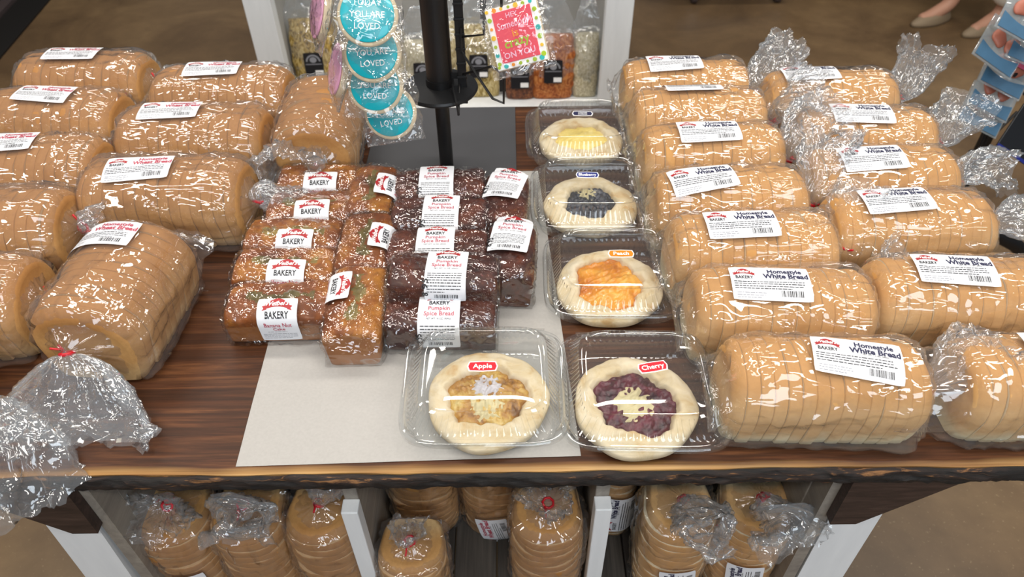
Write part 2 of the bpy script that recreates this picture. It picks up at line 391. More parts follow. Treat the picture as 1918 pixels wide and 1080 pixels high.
def bag(body, root, seed, neck, tail, tw=.05, th=.02, off=.004, ear=.026, wr=1.0, label_zone=None, up=(0, 0, 1), NU=58, NT2=34, MV=112, floor=True):
    """one continuous plastic bag: flat sealed end, body round the loaf, gathered neck, flared crumpled tail"""
    L, W, H = body.L, body.W, body.H; r = np.random.RandomState(seed)
    p, nn, per = body.prof(MV); th_ = 2*np.pi*np.arange(MV)/MV
    # body rings
    xs = np.concatenate([np.linspace(-L/2-ear, -L/2, 7), np.linspace(-L/2, L/2, NU)[1:-1], np.linspace(L/2, neck[0], 12)])
    V = []; zc = H*.42
    for x in xs:
        sy, sz = body.sc(x); q = p.copy(); q[:, 0] = q[:, 0]*sy + nn[:, 0]*off; q[:, 1] = q[:, 1]*sz + nn[:, 1]*off
        # film hangs a little wider near the foot of the loaf
        if floor: q[:, 0] += np.sign(q[:, 0])*.006*smst(.06, .0, q[:, 1])*np.abs(np.sin(th_))
        w1 = 1 - smst(-L/2-ear, -L/2+.004, x)
        if w1 > 0:
            tgt = np.c_[-np.sin(th_)*W*.53, zc + .0025*np.cos(th_) + .012*np.sin(2*th_+r.rand()*3)]
            q = q*(1-w1) + tgt*w1
        yc, zz = 0, zc
        w2 = np.clip((x-L/2+.004)/(neck[0]-L/2+.004), 0, 1)
        if w2 > 0:
            w2 = w2**.62; rn = .0085
            tgt = np.c_[-np.sin(th_)*rn + neck[1], neck[2] + rn*np.cos(th_)]
            q = q*(1-w2) + tgt*w2; yc = neck[1]*w2; zz = zc*(1-w2)+neck[2]*w2
        V.append(np.c_[np.full(MV, x), q])
    V = np.array(V); nb = len(xs)
    X, Y, Z = V[..., 0], V[..., 1], V[..., 2]; TH = np.tile(th_, (nb, 1))
    N2 = np.tile(nn, (nb, 1, 1))
    ne = smst(L/2-.075, L/2+.012, X)            # pleats run out of the neck
    k1, k2 = r.randint(13, 18), r.randint(23, 31)
    pl = np.abs(np.sin(TH*k1/2 + r.rand()*6 + 1.2*np.sin(TH*2+r.rand()*6)))*.6 + .4*np.abs(np.sin(TH*k2/2 + r.rand()*6))
    rad = np.sqrt((Y-neck[1]*ne)**2 + (Z-(zc*(1-ne)+neck[2]*ne))**2)
    amp = ne*np.minimum(rad, .045)*.20 + (1-ne)*.0016*smst(-L/2, L/2, X)
    d = (pl-.35)*amp
    d += wr*.0042*(ridge(X*2.6+Y*4, Y*17, Z*17, seed+7)-.55) * (1-ne*.6)
    d += wr*.0030*(ridge(X*7+Z*7, Y*11, Z*12+X*4, seed+17)-.6) * (1-ne*.6)
    d += wr*.0024*(ridge(X*16, Y*12-X*8, Z*24, seed+9)-.6)
    d += wr*.0014*fbm(X*9, Y*9, Z*9, seed+11, 3)
    we = 1 - smst(-L/2-ear, -L/2+.02, X); d += we*.006*(ridge(X*22, Y*26, Z*9, seed+13)-.6)
    d += wr*.0055*(.45-cells(X*9, Y*28, Z*28, seed+40, 150, ((-1.5, 1.5), (-2.6, 2.6), (-.3, 4.2))))*(1-ne*.5)
    if label_zone:
        lx, lt, lw, lh = label_zone; tt = (np.arange(MV)/MV*per + per/2) % per - per/2
        TT = np.tile(tt, (nb, 1))
        mk = smst(lw/2+.02, lw/2+.002, np.abs(X-lx))*smst(lh/2+.02, lh/2+.002, np.abs(TT-lt))
        d = d*(1-mk) - .0006*mk
    d = np.maximum(d, -.0036 - .03*ne)
    V[..., 1] += N2[..., 0]*d; V[..., 2] += N2[..., 1]*d
    if floor: V[..., 2] = np.maximum(V[..., 2], .0006)
    # tail
    path = bezier_path([np.array(neck, float)] + [np.array(q, float) for q in tail], NT2+1)[1:]
    tan = np.gradient(np.vstack([[neck], path]), axis=0)[1:]; tan /= np.linalg.norm(tan, axis=1)[:, None]
    upv = np.array(up, float); TV = []
    ph = r.rand()*6
    ang0 = r.uniform(-.5, .5)
    for i in range(NT2):
        s = (i+1)/NT2; t = tan[i]; a2 = upv - t*np.dot(upv, t); a2 /= np.linalg.norm(a2)+1e-9; a1 = np.cross(t, a2)
        A = .0085 + tw*s**.75; B = .0085 + th*s**.9
        ang = th_ + ang0*s
        pls = .30*(1-s)**.8 + .05
        rad = 1 - pls + pls*1.6*(.55*np.abs(np.sin(th_*k1/2+ph+1.1*np.sin(th_*3+ph))) + .45*np.abs(np.sin(th_*k2/2+ph*2)))
        rad = rad*(1 + .16*s*np.sin(3*th_+ph+s*2) + .10*s*np.sin(5*th_+ph*3-s*3))
        q = path[i] + (-np.sin(ang)*A*rad)[:, None]*a1 + (np.cos(ang)*B*rad)[:, None]*a2
        q = q + t*((.010*np.sin(2*th_+ph) + .006*np.sin(5*th_+ph*2))*s**1.5)[:, None]
        TV.append(q)
    TV = np.array(TV); s = (np.arange(NT2)+1)[:, None]/NT2
    cr = np.stack([fbm(TV[..., 0]*13, TV[..., 1]*13, TV[..., 2]*13, seed+k*5+50, 3) for k in range(3)], -1)*(.0048*s[..., None])
    cr += np.stack([ridge(TV[..., 0]*34, TV[..., 1]*34, TV[..., 2]*34, seed+k*7+90)-.6 for k in range(3)], -1)*(.006*s[..., None]**.8)
    TV = TV + cr
    if floor: TV[..., 2] = np.where(TV[..., 0] < 99, np.maximum(TV[..., 2], .001 if floor is True else floor), TV[..., 2])
    A = np.vstack([V.reshape(-1, 3), TV.reshape(-1, 3)]); R = nb + NT2
    idx = np.arange(R*MV).reshape(R, MV); j2 = np.roll(idx, -1, 1)
    F = np.stack([idx[:-1], j2[:-1], j2[1:], idx[1:]], -1).reshape(-1, 4)
    mi = np.zeros(len(F), int); mi[(nb-1)*MV:] = 1
    o = mesh_obj('bag', A, F.tolist(), ['bag', 'bag_tail'], root, True, mi)
    # twist tie: band wound twice round the neck, with two short ends
    mb = MB(); n0 = np.array(neck); tn = path[2]-n0; tn /= np.linalg.norm(tn); tv = Vector(tn); a = tv.orthogonal().normalized(); b = tv.cross(a)
    pts = [Vector(n0) + tv*(.0025*k/14) + (a*math.cos(k*.9)+b*math.sin(k*.9))*(.0092) for k in range(15)]
    mb.tube(pts, .0020, 6)
    e0 = pts[-1]; f = Vector((-.2, -.6, .75)).normalized()
    mb.tube([e0, e0+f*.008+a*.004, e0+f*.015+a*.011], .0017, 6); mb.tube([e0, e0+f*.009-b*.003, e0+f*.013-b*.012], .0017, 6)
    mb.build('twist_tie', 'twist', root, True)
    return o

# ---------------------------------------------------------------- printed labels
_tc = {}
def text_geo(s, size=1, bold=0, shear=0, align='CENTER'):
    key = (s, bold, shear)
    if key not in _tc:
        cu = bpy.data.curves.new('t', 'FONT'); cu.body = s; cu.size = 1; cu.resolution_u = 2; cu.offset = bold; cu.shear = shear; cu.fill_mode = 'FRONT'
        o = bpy.data.objects.new('t', cu); COL.objects.link(o); bpy.context.view_layer.update()
        dg = bpy.context.evaluated_depsgraph_get(); me = o.evaluated_get(dg).to_mesh()
        v = np.array([tuple(q.co)[:2] for q in me.vertices]); f = [tuple(q.vertices) for q in me.polygons]
        o.to_mesh_clear(); bpy.data.objects.remove(o); bpy.data.curves.remove(cu)
        _tc[key] = (v, f)
    v, f = _tc[key]; v = v.copy()
    v[:, 0] -= (v[:, 0].max()+v[:, 0].min())/2
    return v*size, f

class Label:
    def __init__(s, w, h, r=.003, nx=14, ny=9, paper='paper'):
        s.mats = [paper]; s.V = []; s.F = []; s.M = []; s.O = []; s.w, s.h = w, h
        us = np.linspace(-w/2, w/2, nx); vs = np.linspace(-h/2, h/2, ny); pts = []
        for v in vs:
            for u in us:
                du = max(0, abs(u)-(w/2-r)); dv = max(0, abs(v)-(h/2-r))
                if du > 0 and dv > 0: k = r/math.hypot(du, dv); u2 = math.copysign(w/2-r+du*min(1, k), u); v2 = math.copysign(h/2-r+dv*min(1, k), v)
                else: u2, v2 = u, v
                pts.append((u2, v2))
        s.add(pts, [(j*nx+i, j*nx+i+1, (j+1)*nx+i+1, (j+1)*nx+i) for j in range(ny-1) for i in range(nx-1)], paper, 0)
    def add(s, pts, faces, mat, lay):
        if mat not in s.mats: s.mats.append(mat)
        b = len(s.V); s.V += [tuple(p) for p in pts]; s.F += [tuple(i+b for i in f) for f in faces]
        s.M += [s.mats.index(mat)]*len(faces); s.O += [lay]*len(pts)
    def rect(s, x, y, w, h, mat='ink', lay=1):
        n = max(1, int(w/.012)); p = []; f = []
        for i in range(n+1): p += [(x+w*i/n, y), (x+w*i/n, y+h)]
        for i in range(n): f.append((2*i, 2*i+2, 2*i+3, 2*i+1))
        s.add(p, f, mat, lay)
    def text(s, st, x, y, size, mat='ink', bold=.0, sx=1, shear=0, lay=1, rot=0):
        v, f = text_geo(st, size, bold, shear); v = v*np.array([sx, 1])
        if rot: c, q = math.cos(rot), math.sin(rot); v = np.c_[v[:, 0]*c-v[:, 1]*q, v[:, 0]*q+v[:, 1]*c]
        s.add(v+np.array([x, y]), f, mat, lay)
    def para(s, x, y, w, n, pitch, th, mat='ink', seed=1, last=.8):
        r = random.Random(seed)
        for k in range(n):
            cx = x; end = x + w*(last if k == n-1 else r.uniform(.93, 1))
            while cx < end:
                d = min(r.uniform(.002, .007), end-cx); s.rect(cx, y-k*pitch, d, th, mat); cx += d+.0011
    def barcode(s, x, y, w, h, seed=3):
        r = random.Random(seed); cx = x
        while cx < x+w:
            b = r.choice((.0004, .0006, .0009, .0013)); s.rect(cx, y, b, h, 'ink'); cx += b + r.choice((.0005, .0008, .0012))
    def logo(s, x, y, k):
        # arched red banner with forked tails, white script over it, BAKERY beneath
        n = 14; p = []; 
        for i in range(n+1):
            u = -1 + 2*i/n; zt = .30*(1-u*u); p += [(x+k*u*.86, y+k*(.02+zt*.60)), (x+k*u*.80, y+k*(.50+zt*1.1 - .10*abs(u)))]
        s.add(p, [(2*i, 2*i+2, 2*i+3, 2*i+1) for i in range(n)], 'red', 1)
        for g in (-1, 1):
            q = [(x+g*k*.70, y+k*.02), (x+g*k*1.02, y+k*-.06), (x+g*k*.92, y+k*.10), (x+g*k*1.04, y+k*.24), (x+g*k*.76, y+k*.30)]
            s.add(q if g > 0 else q[::-1], [(0, 1, 2), (0, 2, 4), (2, 3, 4)], 'red', 1)
        s.text("Weibel's", x, y+k*.28, k*.46, 'white', .02, 1.0, .35, 2, .02)
        s.text('BAKERY', x, y-k*.46, k*.52, 'ink', .022, .86, 0, 1)
    def build(s, fn, parent, name='label', label=None, lay=.00035):
        V = np.array(s.V); o = np.array(s.O, float)*lay
        P3 = fn(V[:, 0], V[:, 1], o)
        ob = mesh_obj(name, P3, s.F, s.mats, parent, True, s.M)
        if label: ob['label'] = label
        return ob

def on_body(body, xc, tc, rot=0, off=.006, bulge=.0):
    c, q = math.cos(rot), math.sin(rot)
    def f(u, v, o):
        x = xc + u*c - v*q; t = tc - (u*q + v*c); return body.at(x, t, (off + o + bulge*np.sin(u*60)*np.cos(v*70))[:, None].ravel())
    return f
# body.at with vector offsets
def _at(s, x, t, off):
    if not hasattr(s, '_c'): s._c = s.prof(240)
    p, nn, per = s._c; u = (np.asarray(t)/per*240) % 240
    i = np.floor(u).astype(int) % 240; j = (i+1) % 240; f = (u - np.floor(u))[:, None]
    q = p[i]*(1-f) + p[j]*f; m = nn[i]*(1-f) + nn[j]*f; sy, sz = s.sc(np.asarray(x)); off = np.asarray(off)
    return np.c_[x, q[:, 0]*sy + m[:, 0]*off, q[:, 1]*sz + m[:, 1]*off]
Body.at = _at

def bread_label(kind='white', seed=1):
    l = Label(.112, .056)
    l.logo(-.036, .0115, .0155)
    m = 'ink' if kind == 'white' else 'pinkred'
    l.text('Homestyle', .022, .0155, .0110, 'navy' if kind == 'white' else m, .03)
    l.text('White Bread' if kind == 'white' else 'Wheat Bread', .022, .0058, .0120, 'navy' if kind == 'white' else m, .035)
    l.text('NET WT. 1.5 LBS. (680G)', .022, .0030, .0030, 'ink')
    l.para(-.052, -.0015, .100, 4, .0036, .0011, 'ink', seed, .8)
    l.para(-.050, -.0185, .042, 3, .0032, .0008, 'grey', seed+3)
    l.barcode(.012, -.0225, .030, .0085)
    return l
def pumpkin_label():
    l = Label(.062, .094, ny=16, nx=9)
    l.logo(0, .034, .019)
    l.text('Pumpkin', 0, .0155, .0095, 'pinkred', .014); l.text('Spice Bread', 0, .0065, .0095, 'pinkred', .014)
    l.text('NET WT. 16 OZ. (454G)', 0, .001, .0035, 'ink')
    l.para(-.027, -.0075, .053, 8, .0033, .0009, 'ink', 5, .5)
    l.text('8 95', -.0255, -.026, .0125, 'ink', .02, 1, 0, 1, math.pi/2); l.barcode(-.016, -.0410, .034, .0075); l.para(-.024, -.0440, .046, 1, .003, .0006, 'grey', 3)
    return l
def nut_label():
    l = Label(.060, .072, ny=12, nx=9)
    l.logo(0, .018, .022)
    l.text('Banana Nut', 0, -.0035, .0088, 'pinkred', .014); l.text('Cake', 0, -.0115, .0088, 'pinkred', .014)
    l.para(-.018, -.0155, .036, 1, .003, .0008, 'grey', 3); l.para(-.026, -.0205, .052, 4, .0034, .0009, 'grey', 5)
    return l

# ================================================================ SETTING
mb = MB(); mb.add([(-8, -5, 0), (8, -5, 0), (8, 9, 0), (-8, 9, 0)], [(0, 1, 2, 3)])
tag(mb.build('floor', 'floor'), None, None, kind='structure')
# low counter plinth and rubber bumper at the far left
M['plinth'] = simple('dark_plinth', '14110f', .6); M['bumper'] = simple('grey_bumper', '4a4040', .5); M['navycab'] = simple('navy_cabinet', '12182a', .5)
M['teal'] = simple('charcoal_front', '1e2022', .5)

# ================================================================ TABLE
tb = thing('display_table', 'long dark-stained live-edge wooden display table with white legs', 'table', (0, 0.535, 0))
X0, X1, D = -1.04, .84, .955
def slab():
    n = 220; V = []; F = []; mi = []
    xs = np.linspace(X0, X1, n)
    e = .0022*wav(xs*1.6, 0, 0, 3) + .0010*wav(xs*7, 0, 0, 5) + .012; e2 = e + .0010*wav(xs*5, 0, 0, 8)
    rows = [('t', D, T), ('t', .5, T), ('t', .12, T), ('t', .05, T)]
    R = []
    for k, yy, z in rows: R.append(np.c_[xs, np.full(n, yy), np.full(n, z)])
    R.append(np.c_[xs, e+.006, np.full(n, T)]); R.append(np.c_[xs, e, np.full(n, T-.004)])
    V = np.vstack(R); nr = len(R)
    F = [(i*n+j, (i+1)*n+j, (i+1)*n+j+1, i*n+j+1) for i in range(nr-1) for j in range(n-1)]
    # back and underside
    b = len(V); V = np.vstack([V, np.c_[xs, np.full(n, D), np.full(n, T-.038)], np.c_[xs, e+.004, np.full(n, T-.038)], np.c_[xs, e, np.full(n, T-.004)]])
    F += [(b+j, j, j+1, b+j+1) for j in range(n-1)] + [(b+n+j, b+j, b+j+1, b+n+j+1) for j in range(n-1)] + [(b+2*n+j, b+n+j, b+n+j+1, b+2*n+j+1) for j in range(n-1)]
    F += [tuple([i*n for i in range(nr)] + [b+n, b])[::-1], tuple([i*n+n-1 for i in range(nr)] + [b+2*n-1, b+n-1])]
    top = mesh_obj('tabletop', V, F, 'slab', tb, False)
    # bark: rough skin along the front edge
    rows = 9; R = []
    for k in range(rows):
        a = k/(rows-1); z = T - .007 - .031*a
        bulge = .005*math.sin(a*math.pi) - .004*a
        nz = .0014*fbm(xs*14, a*3, 0, 12, 4) + .0012*wav(xs*60, a*9, 0, 22)
        R.append(np.c_[xs, e2 - .005 - bulge + nz, np.full(n, z) + .0015*wav(xs*20, a*4, 0, 31)])
    R = [R[0] + np.array([0, .012, .0]), *R, R[-1] + np.array([0, .014, .001])]
    V = np.vstack(R); F = [(i*n+j, (i+1)*n+j, (i+1)*n+j+1, i*n+j+1) for i in range(len(R)-1) for j in range(n-1)]
    mesh_obj('bark_edge', V, F, 'bark', top, True)
    return top
slab()
def local(y): return y - .535
for (xa, xb, xc, xd) in ((-.695, -.622, -.735, -.655), (.472, .548, .478, .556)):
    for yb in (.03, .80):                    # xa..xb at the top, slightly splayed towards the floor
        mb = MB(); n = 2
        mb.add([(xc, yb, 0), (xd, yb, 0), (xd, yb+.035, 0), (xc, yb+.035, 0), (xa, yb, T-.038), (xb, yb, T-.038), (xb, yb+.035, T-.038), (xa, yb+.035, T-.038)],
               [(0, 3, 2, 1), (4, 5, 6, 7), (0, 1, 5, 4), (1, 2, 6, 5), (2, 3, 7, 6), (3, 0, 4, 7)])
        o = mb.build('leg', 'whitewood', tb); o['label'] = 'white painted leg board'
    s = -1 if xa < 0 else 1
    mb = MB(); x = xb if s < 0 else xa
    q = [(x - .0*s - (.012 if s < 0 else -.012), .602), (x + .030*s, .602), (x+.135*s, T-.039), (x+.045*s, T-.039), (x-.006*s, T-.039), (x-.006*s, .640)]
    q = [(x-.008*s, .604), (x+.030*s, .604), (x+.150*s, T-.039), (x-.008*s, T-.039)]
    xf = Matrix(((1, 0, 0, 0), (0, 0, 1, 0), (0, 1, 0, 0), (0, 0, 0, 1)))
    mb.prism(q, .012, .029, xf=xf)
    mb.build('corner_brace', 'bracewood', tb)
    # side panel boards of the shelf case
    xi = (-.612, -.600) if s < 0 else (.448, .460)
    for k in range(5):
        y0 = .07 + k*.146; mb = MB(); mb.box(xi[0], xi[1], y0, y0+.143, .16, T-.04, bev=.0015); mb.build('panel_board', 'panelwood', tb)
    mb = MB(); xr = (xb+.002, xb+.022) if s < 0 else (xa-.022, xa-.002)
    mb.box(*xr, .03, .07, .0, T-.04); mb.build('edge_board', 'panelwood', tb)
for (xa, xb) in ((-.262, -.240), (.124, .146)):
    mb = MB(); mb.box(xa, xb, .07, .8, .27, T-.04, bev=.002); mb.build('divider', 'panelwood', tb)
    mb = MB(); mb.box(xa-.002, xb+.002, .045, .07, .27, .595, bev=.002); mb.build('divider_edge', 'whitewood', tb)
for k in range(13):
    x0 = -.598 + k*.0806; mb = MB(); mb.box(x0, x0+.078, .03, .80, .246, .268 - .001*(k % 2), bev=.0015); mb.build('shelf_board', 'greywood', tb)
for k in range(6):
    x0 = -.598 + k*.1745; mb = MB(); mb.box(x0, x0+.172, .802, .815, .268, T-.04, bev=.0015); mb.build('back_board', 'greywood', tb)

# paper sheet
def sheet_obj():
    c = [(-.372, .556), (.090, .566), (.055, 1.235), (-.395, 1.225)]; n = 30; V = []; F = []
    for j in range(n+1):
        for i in range(n+1):
            u, v = i/n, j/n; x = (c[0][0]*(1-u)+c[1][0]*u)*(1-v) + (c[3][0]*(1-u)+c[2][0]*u)*v; y = (c[0][1]*(1-u)+c[1][1]*u)*(1-v) + (c[3][1]*(1-u)+c[2][1]*u)*v
            V.append((x, y, T+.0008))
    V = np.array(V); V[:, 2] += .0004*(1+wav(V[:, 0]*4, V[:, 1]*4, 0, 4)).clip(0)
    F = [(j*(n+1)+i, j*(n+1)+i+1, (j+1)*(n+1)+i+1, (j+1)*(n+1)+i) for j in range(n) for i in range(n)]
    return tag(mesh_obj('paper_sheet', V, F, 'sheet'), 'large grey sheet of tissue paper spread on the middle of the table', 'paper')
sheet_obj()
M['crumb'] = simple('crumb', 'f0e6cf', .8)
mb = MB(); mb.add([(0, 0, 0), (.007, .001, 0), (.005, .008, 0), (-.001, .006, 0), (.003, .004, .005)], [(0, 3, 2, 1), (0, 1, 4), (1, 2, 4), (2, 3, 4), (3, 0, 4)])
o = mb.build('bread_crumb', 'crumb', loc=(-.548, .597, T)); tag(o, 'tiny white bread crumb lying alone on the dark wood near the front edge', 'crumb')

# ================================================================ BAGGED LOAVES
RND = random.Random(11)
def loaf(x, y, z, rz, kind, L, W, H, n, lab, neck, tail, label, group, seed, tw=.05, th=.02, rx=0, ry=0, up=(0, 0, 1), ear=.026, floor=True, flip=1, name='bagged_loaf', off=.006, lkind=None, wr=1.0):
    root = thing(name, label, 'bread', (x, y, z), (rx, ry, rz), group)
    body = Body(L, W, H)
    cr, cm = ('white_crust', 'white_crumb') if kind == 'white' else ('wheat_crust', 'wheat_crumb')
    slices(body, n, cr, cm, root, RND)
    lz = None
    if lab:
        lx, lt, lr = lab; lz = (lx, lt, .112, .056) if abs(math.sin(lr)) < .7 else (lx, lt, .056, .112)
    bag(body, root, seed, neck, tail, tw, th, off=off, label_zone=lz, up=up, ear=ear, floor=floor, wr=wr)
    if lab:
        bread_label(lkind or kind, seed).build(on_body(body, lx, lt, lr, off+.0022, .0004), root)
    return root

GA = 'bagged white loaves in the inner right column'; GB = 'bagged white loaves in the outer right column'
W_, H_, L_ = .128, .123, .258
# inner right column, front to back: x, y, rz, label (x, t, rot), tail, text
A = [
 (.412, .632, -.03, (.030, .008, -.16), [(.175, .01, .075), (.20, .02, .09), (.235, .035, .10)], .045, 'sliced white loaf at the front edge, right beside the cherry pie'),
 (.394, .775, -.02, (-.026, .010, -.04), [(.165, .03, .075), (.185, .06, .09), (.21, .085, .10)], .03, 'second white loaf from the front in the column beside the pies'),
 (.384, .908, .02, (-.026, .006, .02), [(.165, .03, .08), (.18, .06, .10), (.205, .085, .115)], .03, 'third sliced white loaf from the front beside the pies, level with the peach pie'),
 (.374, 1.034, .03, (-.052, .008, .15), [(.165, .02, .09), (.172, .05, .125), (.185, .09, .15)], .045, 'white loaf with a tilted label beside the blueberry pie'),
 (.374, 1.178, .0, (-.012, .006, .04), [(.165, .01, .09), (.185, .03, .125), (.225, .045, .14)], .058, 'white loaf level with the cream cheese pie, its label lying nearly flat'),
 (.376, 1.312, .0, (-.012, -.030, .03), [(.165, .0, .09), (.185, -.01, .12), (.235, -.015, .135)], .058, 'second white loaf from the back in the column beside the pies, label mostly hidden'),
 (.370, 1.440, -.02, (-.026, .002, .08), [(.16, .01, .08), (.19, .02, .115), (.225, .025, .155)], .055, 'rearmost white loaf in the column beside the pies'),
]
for k, (x, y, rz, lab, tail, tw, tx) in enumerate(A):
    loaf(x, y, T+.001, rz, 'white', L_, W_, H_, 15, lab, (L_/2+.022, .002, .055), tail, tx, GA, 100+k*3, tw, .024)
B = [
 (.722, .632, .0, (.0, .000, -.10), [(.165, .0, .07), (.20, .0, .08), (.24, .0, .08)], .04, 'white loaf at the front right corner, cut off by the picture edge', 'B1'),
 (.664, .795, -.02, (-.022, .004, -.07), [(.17, .0, .07), (.20, .0, .06), (.24, .0, .04)], .04, 'second white loaf from the front in the outer right column, wide label facing up', 'B2'),
 (.656, .962, .02, (-.034, .002, .06), [(.165, -.005, .08), (.20, -.01, .09), (.265, -.03, .095)], .05, 'plump white loaf third from the front, outer right column, tied at its right', 'B3'),
 (.658, 1.095, .02, (-.030, .012, .05), [(.155, .0, .075), (.185, .005, .09), (.235, .0, .085)], .035, 'fourth white loaf from the front in the outer right column, half of its label showing', 'B4'),
 (.678, 1.235, -.04, (-.016, .006, -.02), [(.155, .0, .075), (.175, .015, .10), (.212, .035, .115)], .045, 'fifth white loaf from the front in the outer right column', 'B5'),
 (.662, 1.385, .0, (-.05, -.004, .03), [(.15, .0, .085), (.17, .02, .125), (.182, .03, .170)], .042, 'rearmost white loaf in the outer right column, bag tail standing upright', 'B6'),
]
for k, (x, y, rz, lab, tail, tw, tx, _) in enumerate(B):
    loaf(x, y, T+.001, rz, 'white', L_, .131, .122, 15, lab, (L_/2+.016, .0, .06), tail, tx, GB, 200+k*3, tw, .026, ear=.10 if k == 0 else .03)

GC = 'bagged wheat loaves in the inner left column'; GD = 'bagged wheat loaves in the outer left column'
C = [
 (-.606, 1.075, -.03, (-.03, .012, .10), [(.165, .0, .07), (.20, .0, .05), (.24, .0, .03)], .03, 'large wheat loaf in front of its column, beside the banana nut cakes'),
 (-.610, 1.255, -.02, (-.035, .000, .06), [(.185, -.045, .07), (.200, -.090, .085), (.205, -.135, .085)], .055, 'middle wheat loaf of the inner left column, bag tail falling over the loaf in front'),
 (-.600, 1.420, -.02, (-.012, -.002, .06), [(.165, .0, .07), (.19, .02, .07), (.22, .04, .05)], .03, 'rear wheat loaf of the inner left column, sealed bag corner sticking up behind'),
]
for k, (x, y, rz, lab, tail, tw, tx) in enumerate(C):
    loaf(x, y, T+.001, rz, 'wheat', .280, .150, .130, 15, lab, (.158, -.01, .06), tail, tx, GC, 300+k*3, tw, .03, ear=.04)
Dd = [
 (-.900, .640, .0, None, [(.170, -.02, .045), (.205, -.050, .030), (.236, -.085, .022), (.252, -.120, -.030)], .062, 'wheat loaf at the front left corner, its bag tail trailing over the table edge'),
 (-.860, .808, .03, None, [(.165, .0, .06), (.18, .01, .05), (.20, .02, .04)], .02, 'wheat loaf second from the front in the outer left column'),
 (-.878, .985, .02, None, [(.160, .0, .07), (.175, .0, .075), (.19, .0, .07)], .02, 'wheat loaf third from the front, outer left column, red tie at its right'),
 (-.885, 1.150, .01, (-.025, .000, .08), [(.165, .0, .06), (.18, .01, .05), (.195, .02, .04)], .02, 'wheat loaf fourth from the front in the outer left column, label at its middle'),
 (-.912, 1.325, -.04, (-.002, .000, -.08), [(.165, .0, .06), (.18, .01, .05), (.195, .02, .04)], .02, 'second wheat loaf from the back in the outer left column'),
 (-.918, 1.492, -.03, (-.015, -.006, .02), [(.160, .0, .07), (.18, .01, .07), (.20, .02, .06)], .03, 'rearmost wheat loaf in the outer left column'),
]
for k, (x, y, rz, lab, tail, tw, tx) in enumerate(Dd):
    loaf(x, y, T+.001, rz, 'wheat', .272, .152, .130, 15, lab, (.150, .0, .065), tail, tx, GD, 400+k*3, tw, .04 if k == 0 else .02, ear=.03, floor=False if k == 0 else True)
# the two turned loaves
loaf(-.598, .815, T+.004, -math.pi/2-.10, 'wheat', .215, .168, .140, 12, (-.055, .030, math.pi/2), (.132, -.004, .085),
     [(.155, .0, .055), (.185, .0, .022), (.225, .0, .006)], 'big wheat loaf turned end-on with a red tie, bag tail spread towards the table edge', GC, 500, .125, .022, rx=0, ear=.05)
loaf(-.378, 1.298, T+.002, -math.pi/2+.06, 'wheat', .225, .160, .135, 13, None, (.128, .0, .045),
     [(.145, .01, .03), (.155, .02, .015), (.165, .03, .008)], 'wheat loaf turned end-on below the hanging teal cookies, red tie in front', GC, 520, .03, .01, ear=.06)

# lower shelf: loaves standing on end (x axis of the loaf points up, crown towards the viewer)
SH = .270
def upright(x, y, kind, L, W, H, lab, neck, tail, tx, seed, tw=.05, th=.02, lean=0, spin=0, z=SH, group='bagged loaves standing on the lower shelf', lkind=None):
    R = Matrix(((0, 0, 0), (0, 0, 0), (0, 0, 0)))
    m = Matrix(((0, -1, 0), (0, 0, -1), (1, 0, 0)))        # columns: x->Z, y->-X, z->-Y
    m = Matrix.Rotation(spin, 3, 'Z') @ Matrix.Rotation(lean, 3, 'X') @ m
    e = m.to_euler()
    root = loaf(x, y, z + L/2 + .004, 0, kind, L, W, H, 15, lab, neck, tail, tx, group, seed, tw, th, ear=.004, up=(0, 0, 1), floor=False, lkind=lkind)
    root.rotation_euler = e
    return root
up_ = [
 (-.562, .690, 'wheat', (-.030, .010, 0), [(.155, .0, .075), (.172, .0, .090), (.182, .0, .11)], .065, 'loaf standing at the left end of the lower shelf, tied bag top folded forward', .0, .0),
 (-.440, .690, 'wheat', None, [(.160, -.01, .075), (.180, -.02, .10), (.175, -.025, .13)], .055, 'second standing loaf from the left on the lower shelf, no label showing', .0, .0),
 (-.318, .690, 'wheat', None, [(.160, -.01, .05), (.19, -.02, .05), (.21, -.03, .04)], .03, 'third standing loaf from the left on the lower shelf, against the divider', .0, .0),
 (.054, .685, 'wheat', None, [(.155, .0, .06), (.170, .0, .07), (.19, .0, .07)], .035, 'wheat loaf standing in the middle bay of the shelf below, red tie on top', .0, .0),
 (.272, .690, 'white', (-.035, .005, .12), [(.150, -.01, .085), (.172, -.015, .11), (.175, -.02, .14)], .055, 'white loaf standing in the right bay of the lower shelf, large knotted bag top', .0, .0),
 (.400, .692, 'white', (-.025, -.01, .10), [(.150, -.01, .085), (.160, -.015, .12), (.150, -.02, .145)], .055, 'white loaf standing at the right end of the lower shelf', .0, .0),
]
for k, (x, y, kd, lab, tail, tw, tx, ln, spn) in enumerate(up_):
    upright(x, y, kd, .245, .122, .118, lab, (.140, .0, .058), tail, tx, 600+k*3, tw, .03, ln, spn, lkind='wheat' if kd == 'wheat' else 'white')
for k, (x, tx, lr) in enumerate(((-.170, 'left of the two leaning wheat loaves deep in the middle bay below', -.10), (-.035, 'right of the two leaning wheat loaves deep in the middle bay below', .18))):
    upright(x, .800, 'wheat', .245, .125, .10, (-.085, .0, lr), (.140, 0, .058), [(.16, 0, .06), (.18, 0, .06), (.2, 0, .06)], tx, 640+k*3, .03, .02)
upright(.187, .800, 'white', .245, .075, .10, (-.02, .005, 0), (.140, 0, .05), [(.16, 0, .05), (.18, 0, .05), (.2, 0, .05)], 'narrow white loaf in the right bay of the lower shelf, upright label beside the divider', 650, .03, .02)
upright(-.175, .655, 'wheat', .170, .115, .10, None, (.100, .0, .05), [(.12, .0, .05), (.145, .0, .055), (.17, .0, .06)], 'low wheat loaf in front of the leaning loaves on the lower shelf', 660, .02, .012)

